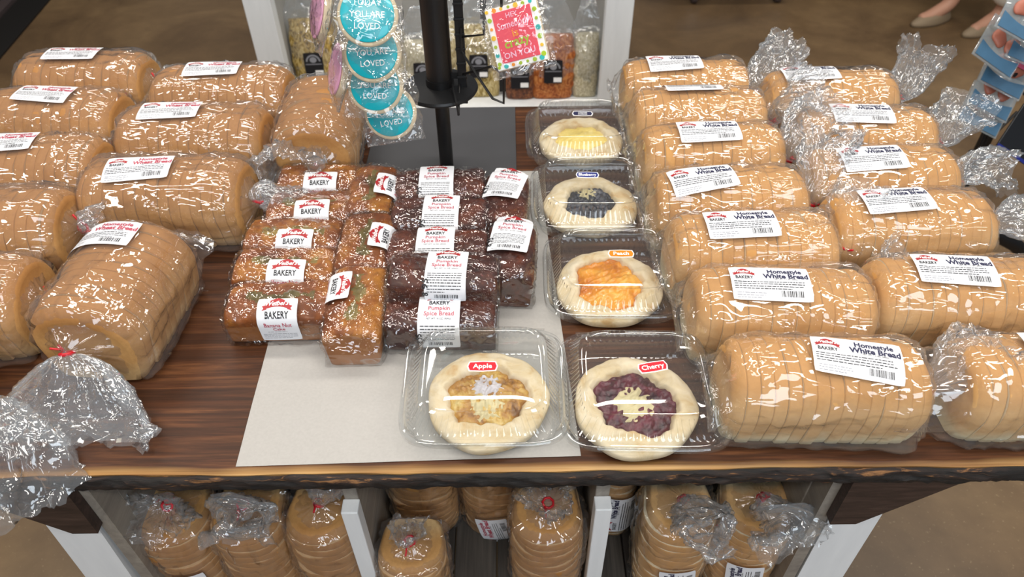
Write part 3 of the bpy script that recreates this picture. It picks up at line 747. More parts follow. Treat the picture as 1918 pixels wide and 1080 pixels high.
# ================================================================ WRAPPED TEA CAKES
def cake_mat(name, a, b, c, d):
    t = NT(name); v = t.obj(rnd=True); n1 = t.noise(v, 16, 5, .6, .5); n2 = t.noise(v, 90, 5, .65)
    sp = t.n('ShaderNodeSeparateXYZ'); t.l(t.obj(), sp.inputs[0])
    col = t.ramp(n1, [(.3, a), (.48, b), (.62, c), (.75, d)])
    col = t.mix(t.ramp(n2, [(.38, (0, 0, 0)), (.62, (1, 1, 1))]), t.mix(.45, col, a), col)
    return t.done(t.bsdf(col, .45, t.bump(n2, .5, .002), spec=.4))
M['nut'] = cake_mat('banana_nut_crust', '5d2d10', '8f4f1a', 'b5762a', 'c48a3c')
M['nutside'] = simple('banana_nut_side', 'a46a38', .7, bumpscale=250, bs=.5, var=.3, vs=60)
M['nuttop'] = cake_mat('walnut_streak', '4f4424', '736534', '9a8445', 'a98c4a')
M['pump'] = cake_mat('pumpkin_crust', '2a1008', '4a1f10', '6a3118', '80452a')

def cake_profile(W, H):
    half = []
    for k in range(13):
        a = math.pi/2*(1-k/12); half.append((-W/2*math.cos(a)**.8, H*.72 + H*.28*math.sin(a)**.8))
    for k in range(1, 7): t = k/6; half.append((-W/2*(1-.13*t), H*.72*(1-t)+.004*t))
    half += [(-W/2*.87+.005, 0), (-W/4, 0)]
    return half + [(0, 0)] + [(-y, z) for y, z in reversed(half[1:])]
def cake(x, y, z, rz, kind, lab, label, group, seed, L=.155, W=.086, H=.068, rx=0, ry=0, skirt=.004, lab_label=None):
    root = thing('wrapped_cake', label, 'cake', (x, y, z), (rx, ry, rz), group)
    b = Body(L, W, H, ends=(.93, .90), pw=9, prof=cake_profile(W, H)); K = 72; R = 46
    p, nn, per = b.prof(K); xs = np.concatenate([[-L/2]*1, np.linspace(-L/2, L/2, R), [L/2]]); V = []
    for k, xx in enumerate(xs):
        sy, sz = b.sc(xx); q = np.c_[np.full(K, xx), p[:, 0]*sy, p[:, 1]*sz]
        if k in (0, len(xs)-1): q[:, 1] *= .93; q[:, 2] = H*.45+(q[:, 2]-H*.45)*.93
        V.append(q)
    V = np.array(V); Z = V[..., 2]; top = smst(H*.6, H*.85, Z)
    n = fbm(V[..., 0]*16, V[..., 1]*16, Z*16, seed, 4)
    V[..., 2] += top*(.0014*n - .0012) 
    crk = np.exp(-((V[..., 1]+.004*np.sin(V[..., 0]*60+seed))/.012)**2)*smst(L*.42, L*.25, np.abs(V[..., 0]))*top
    V[..., 2] += crk*(.0015 - .006*ridge(V[..., 0]*28, V[..., 1]*40, 0, seed+4))
    nr = len(xs); A = V.reshape(-1, 3); idx = np.arange(nr*K).reshape(nr, K); j2 = np.roll(idx, -1, 1)
    F = np.stack([idx[:-1], j2[:-1], j2[1:], idx[1:]], -1).reshape(-1, 4).tolist(); cz = A[[f[0] for f in F]]; 
    if kind == 'nut':
        mi = [1 if A[f[0], 2] < H*.62 and A[f[2], 2] < H*.62 else (2 if abs(A[f[0], 1]+.003*math.sin(A[f[0], 0]*70+seed)) < .007+.004*math.sin(A[f[0], 0]*130) and abs(A[f[0], 0]) < L*.33 and A[f[0], 2] > H*.7 and rz else 0) for f in F]
        mats = ['nut', 'nutside', 'nuttop']
    else: mi = [0]*len(F); mats = ['pump']
    F += [tuple(range(K))[::-1], tuple(range((nr-1)*K, nr*K))]; mi += [mats.index('nutside') if kind == 'nut' else 0]*2
    mesh_obj('cake', A, F, mats, root, [True]*(len(F)-2)+[False]*2, mi)
    # cling film, gathered under the ends
    K = 96; p, nn, per = b.prof(K); xs = np.concatenate([np.linspace(-L/2-.004, L/2+.004, 60)]); V = []
    for xx in xs:
        sy, sz = b.sc(xx); q = p.copy(); q[:, 0] = q[:, 0]*sy+nn[:, 0]*.0036; q[:, 1] = q[:, 1]*sz+nn[:, 1]*.0036
        q[:, 0] += np.sign(q[:, 0])*skirt*smst(.022, 0, q[:, 1]); V.append(np.c_[np.full(K, xx), q])
    V = np.array(V); X, Y, Z = V[..., 0], V[..., 1], V[..., 2]
    d = .0030*(ridge(X*22+Y*16, Y*24-X*10, Z*28, seed+3)-.6) + .0018*(ridge(X*60+Y*30, Y*50+X*30, Z*60, seed+5)-.6) + .0012*smst(.02, 0, Z)*wav(X*60, Y*60, 0, seed+8)
    if lab:
        lx, lt, lr, lw, lh = lab; tt = (np.arange(K)/K*per + per/2) % per - per/2; TT = np.tile(tt, (len(xs), 1))
        if abs(math.sin(lr)) > .7: lw, lh = lh, lw
        mk = smst(lw/2+.01, lw/2+.002, np.abs(X-lx))*smst(lh/2+.01, lh/2+.002, np.abs(TT-lt)); d = d*(1-mk) - .0006*mk
    N2 = np.tile(nn, (len(xs), 1, 1)); V[..., 1] += N2[..., 0]*d; V[..., 2] = np.maximum(V[..., 2]+N2[..., 1]*d, .0005)
    A = V.reshape(-1, 3); nr = len(xs); idx = np.arange(nr*K).reshape(nr, K); j2 = np.roll(idx, -1, 1)
    F = np.stack([idx[:-1], j2[:-1], j2[1:], idx[1:]], -1).reshape(-1, 4).tolist()
    F += [tuple(range(K))[::-1], tuple(range((nr-1)*K, nr*K))]
    mesh_obj('cling_film', A, F, 'wrap', root, True)
    if lab:
        lx, lt, lr, lw, lh = lab
        (nut_label() if kind == 'nut' else pumpkin_label()).build(on_body(b, lx, lt, lr, .0060), root)
    return root
GN = 'banana nut cakes in cling film'; GP = 'pumpkin spice cakes in cling film'
for k, (x, y, z, tx) in enumerate([
    (-.356, .815, 0, 'banana nut cake in front of its row, full label hanging down its face'),
    (-.366, .898, 0, 'banana nut cake second from the front, only the red and black badge showing'),
    (-.368, .975, 0, 'reddish banana nut cake third from the front'),
    (-.356, 1.055, 0, 'banana nut cake fourth from the front, beside a crumpled bag tail'),
    (-.356, 1.140, 0, 'rearmost banana nut cake of the crosswise row')]):
    cake(x, y, T+.002, (.02, -.02, -.03, .03, 0)[k], 'nut', (.004+(.006 if k else 0), .050 if k == 0 else .044, 0, .060, .072), tx, GN, 700+k*4, L=.158 if k < 3 else .145, W=.084)
for k, (x, y, rz, lt, lx, lr, tx) in enumerate([
    (-.238, .806, math.pi/2+.02, -.044, .020, math.pi, 'lengthwise banana nut cake nearest the front, bare end facing the viewer'),
    (-.244, .948, math.pi/2-.02, .046, .0, .0, 'middle one of three lengthwise banana nut cakes'),
    (-.252, 1.093, math.pi/2-.04, .046, .0, .0, 'rearmost lengthwise banana nut cake')]):
    cake(x, y, T+.002, rz, 'nut', (lx, lt, lr, .060, .072), tx, GN, 730+k*4, L=.150 if k == 0 else .14, W=.088, H=.072)
for k, (x, y, z, rx, lx, lt, tx) in enumerate([
    (-.108, .792, .0, 0, .0, .034, 'pumpkin spice cake behind the apple pie container, lowest in front'),
    (-.104, .836, .034, -.10, .006, .020, 'pumpkin spice cake on top in front, price written by hand on its label'),
    (-.122, .935, .004, 0, -.002, .018, 'third pumpkin spice cake from the front'),
    (-.124, 1.024, .004, 0, .004, .018, 'fourth pumpkin spice cake from the front'),
    (-.130, 1.112, .004, 0, -.004, .014, 'rearmost pumpkin spice cake of the crosswise row, right by the black pole')]):
    o = cake(x, y, T+.002+z, (-.02, -.04, 0, -.02, .02)[k], 'pump', (lx, lt, 0, .062, .094), tx, GP, 760+k*4, L=.165, W=.086, rx=rx)
for k, (x, y, lr, tx) in enumerate([(-.002, .918, -1.67, 'short pumpkin spice cake standing nearer the front beside the peach pie'), (-.010, 1.062, -1.75, 'short pumpkin spice cake farther back beside the blueberry pie')]):
    cake(x, y, T+.002, math.pi/2-.06, 'pump', (.030, .0, lr, .062, .094), tx, GP, 790+k*4, L=.135, W=.082, H=.072)

# ================================================================ PIES IN CLEAMSHELLS
M['dough'] = None
def fill_mat(name, stops, rough=.3, scale=40):
    t = NT(name); v = t.obj(rnd=True); n = t.noise(v, scale, 5, .6, .6); c = t.ramp(n, stops)
    return t.done(t.bsdf(c, rough, t.bump(n, .6, .004), spec=.6))
M['dough'] = fill_mat('pale_baked_dough', [(.3, 'c2a06e'), (.42, 'd0bc96'), (.6, 'dacbae'), (.75, 'e0d4bc')], .8, 28)
M['apple'] = fill_mat('apple_filling', [(.3, '6d4518'), (.45, 'a9772c'), (.6, 'c3a04f'), (.75, 'd8c68c')])
M['cherry'] = fill_mat('cherry_filling', [(.35, '2a0612'), (.5, '4c0d20'), (.7, '6e1f33')])
M['peach'] = fill_mat('peach_filling', [(.3, 'b9640c'), (.5, 'd98a1c'), (.7, 'eab04a')], .16, 24)
M['berry'] = fill_mat('blueberry_filling', [(.35, '14151c'), (.55, '2a2c38'), (.68, '4c4c58'), (.8, '9a9588')])
M['cream'] = fill_mat('cream_cheese_filling', [(.3, 'd6b95a'), (.5, 'e0c870'), (.7, 'ecdca0')], .5, 25)
M['streusel'] = simple('pale_crumble', 'ddd0a4', .85, bumpscale=90, bs=.8, var=.3, vs=70)
M['icing'] = simple('white_icing', 'cfcbd0', .5, bumpscale=60, bs=.5)

def pie(x, y, z, kind, label, seed, R=.085, mound=None):
    root = thing('open_faced_pie', label, 'pie', (x, y, z), (0, 0, .1*seed), 'fruit pies in clear containers')
    N = 96; a = np.linspace(0, 2*math.pi, N, endpoint=False); 
    rim = R*(1+.02*np.sin(3*a+seed)+.012*np.sin(7*a+seed*2)); ope = {'apple': .056, 'cherry': .058, 'peach': .058, 'blue': .049, 'cream': .052}[kind]
    opn = ope*(1+.07*np.sin(2*a+seed*1.7)+.06*np.sin(5*a+seed)+.035*np.sin(11*a+seed*3)+.02*np.sin(23*a))
    rows = []
    def ring(r, z_): rows.append(np.c_[r*np.cos(a), r*np.sin(a), z_ if hasattr(z_, '__len__') else np.full(N, z_)])
    ring(rim*.55, .0); ring(rim*.93, .0); ring(rim, .006); ring(rim*1.01, .015); 
    for u in np.linspace(0, 1, 12):
        r = rim*(1-u) + opn*u; folds = .0030*np.abs(np.sin(a*4+seed+u*2.2))*math.sin(u*math.pi)**.5
        ring(r, .018 + .007*math.sin(u*math.pi*.55) + folds + .0012*fbm(r*np.cos(a)*24, r*np.sin(a)*24, 0, seed+1, 3))
    ring(opn*.97, .021); ring(opn*.9, .014)
    V = np.vstack(rows); nr = len(rows); idx = np.arange(nr*N).reshape(nr, N); j2 = np.roll(idx, -1, 1)
    F = np.stack([idx[:-1], j2[:-1], j2[1:], idx[1:]], -1).reshape(-1, 4).tolist() + [tuple(range(N))[::-1]]
    mesh_obj('crust', V, F, 'dough', root)
    def disc(name, mat, rf, h, bump, sd, cx=0, cy=0, jag=.0):
        rows = []; 
        for u in np.linspace(1, .02, 22):
            r = rf*u*(1+jag*np.sin(6*a+sd)+jag*np.sin(13*a+sd*2)+jag*.7*np.sin(23*a+sd*3)); xx = r*np.cos(a)+cx; yy = r*np.sin(a)+cy
            fq = 22 if name == 'filling' and mat == 'peach' else 45
            zz = h*(1-.35*u**3) + bump*(ridge(xx*fq, yy*fq, 0, sd)-.5) + bump*.5*wav(xx*80, yy*80, 0, sd+3)
            if u > .93: zz = zz-.006
            rows.append(np.c_[xx, yy, zz])
        V = np.vstack(rows); nr = len(rows); idx = np.arange(nr*N).reshape(nr, N); j2 = np.roll(idx, -1, 1)
        F = np.stack([idx[:-1], j2[:-1], j2[1:], idx[1:]], -1).reshape(-1, 4).tolist() + [tuple(range((nr-1)*N, nr*N))]
        return mesh_obj(name, V, F, mat, root)
    mat = {'apple': 'apple', 'cherry': 'cherry', 'peach': 'peach', 'blue': 'berry', 'cream': 'cream'}[kind]
    disc('filling', mat, opn*1.0, .0265 if kind != 'peach' else .030, .0035 if kind != 'cream' else .001, seed+10)
    if kind == 'cherry': disc('crumble', 'streusel', .034, .030, .003, seed+20, -.004, -.004, .03)
    if kind == 'apple': disc('icing', 'icing', .026, .0300, .004, seed+20, .0, .012, .035); disc('crumble', 'streusel', .028, .0285, .004, seed+25, -.004, -.016, .04)
    if kind == 'blue': disc('crumble', 'streusel', .020, .0290, .004, seed+20, .005, .020, .06)
    return root

def clam(x, y, z, w, d, rz, label, seed, text, stick, sm, srot=0):
    root = thing('pie_container', label, 'container', (x, y, z), (0, 0, rz), 'clear plastic pie containers')
    N = 400; a = np.linspace(0, 2*math.pi, N, endpoint=False); ne = 5.5
    cu = np.sign(np.cos(a))*np.abs(np.cos(a))**(2/ne); su = np.sign(np.sin(a))*np.abs(np.sin(a))**(2/ne)
    # even spacing
    P2, per = resample(np.c_[cu, su], N); cu, su = P2[:, 0], P2[:, 1]
    ribs = (np.sin(np.arange(N)/N*2*math.pi*80) > 0).astype(float)
    def shell(secs, name, close=True):
        rows = []
        for (s, zz, rb) in secs:
            k = s - rb*ribs; rows.append(np.c_[cu*w/2*k, su*d/2*k, np.full(N, zz)])
        V = np.vstack(rows); nr = len(rows); idx = np.arange(nr*N).reshape(nr, N); j2 = np.roll(idx, -1, 1)
        F = np.stack([idx[:-1], j2[:-1], j2[1:], idx[1:]], -1).reshape(-1, 4).tolist()
        if close: F.append(tuple(range(N))[::-1])
        o = mesh_obj(name, V, F, 'clear', root, True); smooth_angle(o, .5); return o
    shell([(.80, .0, 0), (.84, .001, 0), (.865, .005, .0), (.875, .010, .012), (.915, .024, .012), (.925, .027, 0), (.94, .030, 0), (.955, .033, 0), (.985, .033, 0), (1.0, .031, 0), (1.005, .027, 0)], 'base_tray')
    lid = shell([(.0, .0685, 0), (.35, .0690, 0), (.66, .0680, 0), (.69, .0665, 0), (.705, .0680, 0), (.735, .0690, 0), (.765, .0675, 0), (.785, .062, .020), (.885, .042, .020), (.91, .039, 0), (.93, .0375, 0), (.945, .040, 0), (.96, .0375, 0), (.985, .0365, 0), (1.0, .0365, 0), (1.008, .033, 0)][::1], 'lid', False)
    # hinge and front tabs
    mb = MB(); mb.tube([(-w*.38, d/2*1.0, .034), (w*.38, d/2*1.0, .034)], .0016, 8); mb.tube([(-w*.30, -d/2*1.0, .036), (w*.30, -d/2*1.0, .036)], .0013, 8)
    mb.build('hinge', 'clear', root, True)
    # sticker on the lid
    sw, sh = .040, .018
    l = Label(sw, sh, .004, 6, 5, 'white')
    def hexa(k, h, mat, lay): l.add([(-sw/2*k, 0), (-sw/2*k*.88, -h), (0, -h*1.12), (sw/2*k*.88, -h), (sw/2*k, 0), (sw/2*k*.88, h), (0, h*1.12), (-sw/2*k*.88, h)], [(0, 1, 2, 3, 4, 5, 6, 7)], mat, lay)
    l.V, l.F, l.M, l.O = [], [], [], []
    hexa(1.06, .0085, 'white', 0); hexa(.98, .0070, sm, 1)
    if '\n' in text:
        t1, t2 = text.split('\n'); l.text(t1, 0, .0006, .0055, 'white', .02, 1, 0, 2); l.text(t2, 0, -.0052, .0055, 'white', .02, 1, 0, 2)
    else:
        v, _ = text_geo(text, .011, .02); wd = v[:, 0].max()-v[:, 0].min(); l.text(text, 0, -.0036, .0110, 'white', .02, min(1, .032/wd), 0, 2)
    c, q = math.cos(srot), math.sin(srot)
    l.build(lambda u, v, o: np.c_[stick[0]+u*c-v*q, stick[1]+u*q+v*c, .0695+o], lid, 'sticker', {'blue': 'blue flavour sticker', 'orange': 'orange flavour sticker', 'redst': 'red flavour sticker', 'navy': 'dark flavour sticker'}[sm])
    return root
for k, (x, y, w, d, rz, kind, text, stick, sm, srot, px, py, tx) in enumerate([
    (-.040, .664, .232, .206, .0, 'apple', 'Apple', (-.002, .002), 'redst', .0, .004, -.014, 'apple'),
    (.180, .654, .232, .206, -.03, 'cherry', 'Cherry', (.012, .008), 'redst', .22, -.010, -.018, 'cherry'),
    (.166, .892, .228, .200, -.02, 'peach', 'Peach', (.010, .008), 'orange', .0, -.008, -.014, 'peach'),
    (.150, 1.106, .228, .200, -.01, 'blue', 'Blueberry', (-.010, .014), 'blue', -.04, -.004, -.008, 'blueberry'),
    (.146, 1.322, .228, .200, .0, 'cream', 'CREAM\nCHEESE', (.002, .014), 'navy', -.04, .0, -.004, 'cream cheese')]):
    z = T + (.0015 if k == 0 else .001)
    col = {'apple': 'golden brown apple', 'cherry': 'dark red cherry', 'peach': 'orange peach', 'blue': 'blackish blueberry', 'cream': 'pale yellow cream cheese'}[kind]
    pie(x+px, y+py, z+.002, kind, 'open-faced pie with %s filling inside its clear container' % col, k+1)
    clam(x, y, z, w, d, rz, 'clear hinged plastic container with the %s sticker on its lid' % tx, k, text, stick, sm, srot)

# ================================================================ COOKIE RACK STANDING ON THE TABLE
rk = thing('wire_display_rack', 'black metal display rack with pole and wire pegs standing on the table', 'rack', (-.128, 1.25, T))
mb = MB(); mb.box(-.165, .140, -.05, .235, 0, .003, bev=.001); mb.build('base_plate', 'black_plate', rk)
mb = MB(); mb.tube([(0, 0, .003), (0, 0, .19)], .0135, 20); smooth_angle(mb.build('lower_pole', 'black_metal', rk, True))
mb = MB(); mb.lathe([(.014, .172), (.068, .174), (.070, .178), (.068, .182), (.026, .186), (.026, .20)], 36); smooth_angle(mb.build('collar_disc', 'black_metal', rk, True))
mb = MB(); mb.lathe([(.024, .168), (.024, .80), (.020, .802)], 28); smooth_angle(mb.build('upper_pole', 'black_metal', rk, True))
mb = MB(); mb.box(.034, .050, -.010, -.002, .150, .80, bev=.001)
for z in np.arange(.175, .8, .027): mb.box(.033, .051, -.0125, -.0095, z, z+.004, bev=.0005)
for z in (.20, .5, .77): mb.box(.018, .036, -.008, -.004, z, z+.012)
mb.build('notched_strip', 'black_metal', rk)
def wire(name, pts, r=.0022, mat='black_metal'):
    mb = MB(); mb.tube(pts, r, 8); smooth_angle(mb.build(name, mat, rk, True))
# triangular peg frame reaching to the right, hook below, cookie pegs reaching forward and left
wire('wire_frame', [(.045, -.02, .300), (.045, -.03, .262), (.10, -.15, .238), (.118, -.16, .235), (.119, -.158, .262), (.117, -.155, .44), (.117, -.15, .60)])
wire('wire_peg', [(.045, -.02, .215), (.10, -.13, .285), (.121, -.158, .283)])
wire('wire_peg', [(.088, -.10, .62), (.088, -.10, .325), (.046, -.02, .285)])
wire('wire_hook', [(.036, -.01, .19), (.036, -.075, .165), (.034, -.08, .19), (.024, -.02, .195)])
mb = MB(); mb.box(.083, .093, -.103, -.097, .352, .42); mb.box(.112, .122, -.158, -.152, .255, .32); mb.build('peg_bracket', 'black_metal', rk)
wire('wire_peg', [(.045, -.015, .47), (.10, -.10, .462), (.138, -.178, .452)], .0020)
for z in (.60, .50): wire('wire_peg', [(-.02, -.01, z-.03), (-.10, -.10, z-.03), (-.140, -.18, z-.035)], .0020)
for z in (.62, .56, .49, .43): wire('wire_peg', [(-.012, -.01, z), (-.06, -.12, z+.004), (-.068, -.215, z+.002)], .0020)

M['tealicing'] = None
def teal_mat():
    t = NT('teal_icing'); v = t.obj(rnd=True); n = t.noise(v, 45, 4, .6); n2 = t.noise(v, 12, 3)
    return t.done(t.bsdf(t.mix(n2, '0a9fae', '12b6c4'), .35, t.bump(n, .3, .002), coat=.3))
M['tealicing'] = teal_mat()
M['cookie'] = simple('sugar_cookie', 'e2cfae', .7, bumpscale=120, bs=.3, var=.12, vs=30)
M['pinkicing'] = simple('pink_icing', 'e0a4c4', .45)
M['cookiebag'] = film('cookie_bag_film', .05, .10, .035, 40, 50, .36)
M['coral'] = simple('coral_icing', 'ea4a5e', .5); M['yellow'] = simple('yellow_dots', 'f5c828', .5); M['lime'] = simple('lime_icing', 'a6c229', .5)
M['pinktext'] = simple('pale_pink_icing', 'f6c6dc', .5); M['orangetext'] = simple('orange_icing', 'f39a1c', .5); M['mint'] = simple('teal_dots', '2fb3b0', .5)

def small_bag(root, w, h, t, seed, mat='cookiebag', top=.05, pinch=.25, NUv=30, MV=64):
    """pillow bag hanging in the x-z plane, centred, gathered towards the top"""
    V = []; th = 2*np.pi*np.arange(MV)/MV
    for i in range(NUv+1):
        u = i/NUv; z = -h/2 + (h+top)*u; k = u*(h+top)/h
        wx = w/2*(1 if k < 1 else 1-(1-pinch)*min(1, (k-1)*h/top)); ty = t/2*math.sin(math.pi*min(1, max(.06, k)*.98))**.6 if k < 1 else .003
        V.append(np.c_[wx*np.sin(th), -ty*np.cos(th)*np.abs(np.cos(th))**.2-0, np.full(MV, z)])
    V = np.array(V); X, Y, Z = V[..., 0], V[..., 1], V[..., 2]
    d = .0035*(ridge(X*22, Y*20, Z*22, seed)-.6) + .002*(ridge(X*50, Y*30, Z*30, seed+2)-.6); V[..., 1] += np.sign(Y)*d; V[..., 0] += .0025*wav(X*20, Y*20, Z*25, seed+4)
    A = V.reshape(-1, 3); nr = NUv+1; idx = np.arange(nr*MV).reshape(nr, MV); j2 = np.roll(idx, -1, 1)
    F = np.stack([idx[:-1], j2[:-1], j2[1:], idx[1:]], -1).reshape(-1, 4).tolist() + [tuple(range(MV))[::-1]]
    return mesh_obj('bag', A, F, mat, root)

def round_cookie(x, y, z, rot, label, seed, R=.043):
    root = thing('iced_cookie', label, 'cookie', (x, y, z), rot, 'round teal cookies hanging in a column')
    xf = Matrix.Rotation(math.pi/2, 4, 'X')
    mb = MB(); mb.lathe([(R*.9, -.005), (R, -.003), (R*1.01, .001), (R*.98, .004), (R*.9, .005)], 64); mb.v = [tuple(xf @ Vector(v)) for v in mb.v]
    c = mb.build('cookie', 'cookie', root, True)
    mb = MB(); mb.lathe([(R*.88, .005), (R*.885, .0068), (R*.86, .0078), (R*.4, .0082), (.001, .0082)], 64); mb.v = [tuple(xf @ Vector(v)) for v in mb.v]
    mb.build('icing', 'tealicing', root, True)
    l = Label(.01, .01); l.V, l.F, l.M, l.O = [], [], [], []; l.mats = ['white']
    for k, s in enumerate(('TODAY', 'YOU ARE', 'LOVED')): l.text(s, 0, .012-k*.016, .0125, 'white', .0, .95)
    l.build(lambda u, v, o: np.c_[u, np.full(len(u), -.0087), v], root, 'lettering', 'pale icing lettering')
    small_bag(root, R*2.28, R*2.3, .026, seed, top=.045)
for k, (x, y, z, rx, ry, tx) in enumerate([
    (-.200, 1.030, 1.170, -.62, .06, 'uppermost round teal iced cookie in its clear bag'),
    (-.204, 1.046, 1.106, -.58, -.05, 'second round teal iced cookie from the top'),
    (-.210, 1.062, 1.044, -.55, .04, 'third round teal iced cookie from the top'),
    (-.196, 1.082, .985, -.50, -.15, 'lowest round teal iced cookie, its bag corner pointing down')]):
    round_cookie(x, y, z, (rx, ry, .02), tx, 820+k*5)
for k, (x, y, z, tx) in enumerate([(-.272, 1.060, 1.165, 'upper pale pink-edged cookie seen edge-on left of the teal ones'), (-.268, 1.085, 1.060, 'lower pale pink-edged cookie seen edge-on left of the teal ones')]):
    root = thing('iced_cookie', tx, 'cookie', (x, y, z), (-.35, 0, -1.24), 'edge-on cookies'); xf = Matrix.Rotation(math.pi/2, 4, 'X')
    for nm, mt, z0, z1, r in (('cookie', 'cookie', -.005, .005, .043), ('icing', 'pinkicing', .005, .008, .040)):
        mb = MB(); mb.lathe([(r*.95, z0), (r, z0+.001), (r, z1-.001), (r*.94, z1)], 48); mb.v = [tuple(xf @ Vector(v)) for v in mb.v]; mb.build(nm, mt, root, True)
    small_bag(root, .098, .10, .026, 850+k*5, top=.045)
# square cookie with lettering
sq = thing('square_cookie', 'square coral and white iced cookie with coloured dots and ON YOU lettering', 'cookie', (.012, 1.075, 1.118), (-.45, -.30, -.10))
mb = MB(); mb.box(-.041, .041, -.001, .009, -.046, .046, bev=.003); mb.build('cookie', 'cookie', sq)
mb = MB(); mb.box(-.040, .040, -.004, -.001, -.045, .045, bev=.0012); o = mb.build('white_icing', 'white', sq)
mb = MB(); mb.box(-.030, .030, -.0055, -.0038, -.036, .038, bev=.0006); mb.build('coral_icing', 'coral', sq)
l = Label(.01, .01); l.V, l.F, l.M, l.O = [], [], [], []; l.mats = ['white']
l.text('Somebody', 0, .013, .0150, 'pinktext', .01, .80, .1, 1, .05); l.text('is', 0, -.001, .0150, 'orangetext', .02, 1.1, 0, 1, .1)
l.text('crazy', 0, -.0145, .0190, 'lime', .02, 1.0, 0, 1, .08); l.text('ON YOU', 0, -.030, .0125, 'pinktext', .015, 1.0, 0, 1, .02); l.text('HEY', 0, .027, .010, 'pinktext', .01)
l.build(lambda u, v, o: np.c_[u, -.0060-o, v], sq, 'lettering', 'coloured icing lettering')
rr = random.Random(4)
for k in range(26):
    s = k/26*4; e = int(s); f = (s-e)*2-1; p_ = [(f*.037, .0415), (.0352, f*.042), (f*.037, -.0405), (-.0352, f*.042)][e]
    mb = MB(); n = 10; r0 = rr.uniform(.0022, .0042); mb.prism([(p_[0]+r0*math.cos(q*2*math.pi/n), p_[1]+r0*math.sin(q*2*math.pi/n)) for q in range(n)], .0038, .0052, xf=Matrix(((1, 0, 0, 0), (0, 0, -1, 0), (0, 1, 0, 0), (0, 0, 0, 1))))
    mb.build('icing_dot', rr.choice(['yellow', 'mint', 'lime', 'orangetext']), sq)
small_bag(sq, .100, .115, .026, 870, top=.06)

# ================================================================ REAR SHELF UNIT WITH BAGS OF NOODLES
ZS = .20
un = thing('rear_shelf_unit', 'white painted shelf unit standing on the floor behind the table', 'shelf', (0, 2.50, 0))
def bx(name, mat, *a, bev=.002, parent=un):
    mb = MB(); mb.box(*a, bev=bev); return mb.build(name, mat, parent)
bx('post', 'whitewood', -.905, -.81, 0, .05, 0, 1.0); bx('post', 'whitewood', .335, .43, 0, .05, 0, 1.0)
bx('front_rail', 'whitewood', -.81, .335, .0, .035, .06, .165)
M['unitback'] = simple('grey_white_backboard', 'a9a8a4', .6, var=.15, vs=3)
bx('backboard', 'unitback', -.84, .37, .50, .515, .165, 1.0); bx('side_board', 'unitback', -.84, -.825, .05, .50, .165, 1.0); bx('side_board', 'unitback', .352, .367, .05, .50, .165, 1.0)
for k in range(3): bx('shelf_board', 'whitewood', -.825, .352, .036+k*.155, .036+k*.155+.152, .15, .165)
def noodle_mat(name, a, b, c, s=60):
    t = NT(name); v = t.obj((1, 1, .45), (.3, .2, .5), rnd=True); n = t.noise(v, s, 3, .5, 2.5); col = t.ramp(n, [(.38, a), (.5, b), (.62, c)])
    return t.done(t.bsdf(col, .6, t.bump(n, .9, .006)))
M['noodle'] = noodle_mat('egg_noodles', '6e551d', 'c2a04c', 'dcc483'); M['noodle2'] = noodle_mat('pale_noodles', '8b7434', 'c8b070', 'e0cf9c')
M['chips'] = noodle_mat('orange_pasta', '8a3f12', 'b9662a', 'd08a4a'); M['oats'] = noodle_mat('pale_oats', 'a89a74', 'cfc4a2', 'e8e0c8', 120); M['brownp'] = noodle_mat('brown_pasta', '4a2516', '7a4426', '9a6238')
def pasta(x, y, mat, w, h, label, seed, tab=True, rz=0, lean=-.12):
    root = thing('pasta_bag', label, 'food bag', (x, y, .166), (lean, 0, rz), 'bags of pasta on the rear shelf')
    N = 40; R = 22; th = 2*np.pi*np.arange(N)/N; V = []
    for i in range(R+1):
        u = i/R; wx = w/2*(1-.12*abs(2*u-1)**3); ty = .042*math.sin(math.pi*min(1, .12+.85*u))**.5*(1 if u < .9 else .8)
        q = np.c_[wx*np.sign(np.cos(th))*np.abs(np.cos(th))**.7, ty*np.sign(np.sin(th))*np.abs(np.sin(th))**.7, np.full(N, u*h)]; V.append(q)
    V = np.array(V); d = 1+.04*wav(V[..., 0]*18, V[..., 1]*18, V[..., 2]*18, seed); V[..., 0] *= d; V[..., 1] *= d
    A = V.reshape(-1, 3); idx = np.arange((R+1)*N).reshape(R+1, N); j2 = np.roll(idx, -1, 1)
    F = np.stack([idx[:-1], j2[:-1], j2[1:], idx[1:]], -1).reshape(-1, 4).tolist() + [tuple(range(N))[::-1], tuple(range(R*N, (R+1)*N))]
    mesh_obj('contents', A, F, mat, root)
    b = small_bag(root, w*1.1, h*1.05, .098, seed+3, 'bag_tail', top=.11, pinch=.45); b.location = (0, 0, h*.53)
    if tab:
        l = Label(.070, .090, .004, 6, 7, 'ink')
        n = 16; p = []
        for i in range(n+1): an = math.pi*i/n; p += [(.027*math.cos(an), .012+.026*math.sin(an)), (.021*math.cos(an), .012+.020*math.sin(an))]
        l.add(p, [(2*i, 2*i+1, 2*i+3, 2*i+2) for i in range(n)], 'grey', 1)
        l.add([(.013*math.cos(2*math.pi*i/16), .018+.011*math.sin(2*math.pi*i/16)) for i in range(16)], [tuple(range(16))], 'grey', 1)
        l.rect(-.030, .000, .060, .003, 'grey'); l.rect(.002, -.040, .030, .018, 'white')
        l.build(lambda u, v, o: np.c_[u, -.0505-o, h*.48+v], root, 'label', 'black label with an arched grey emblem')
    return root
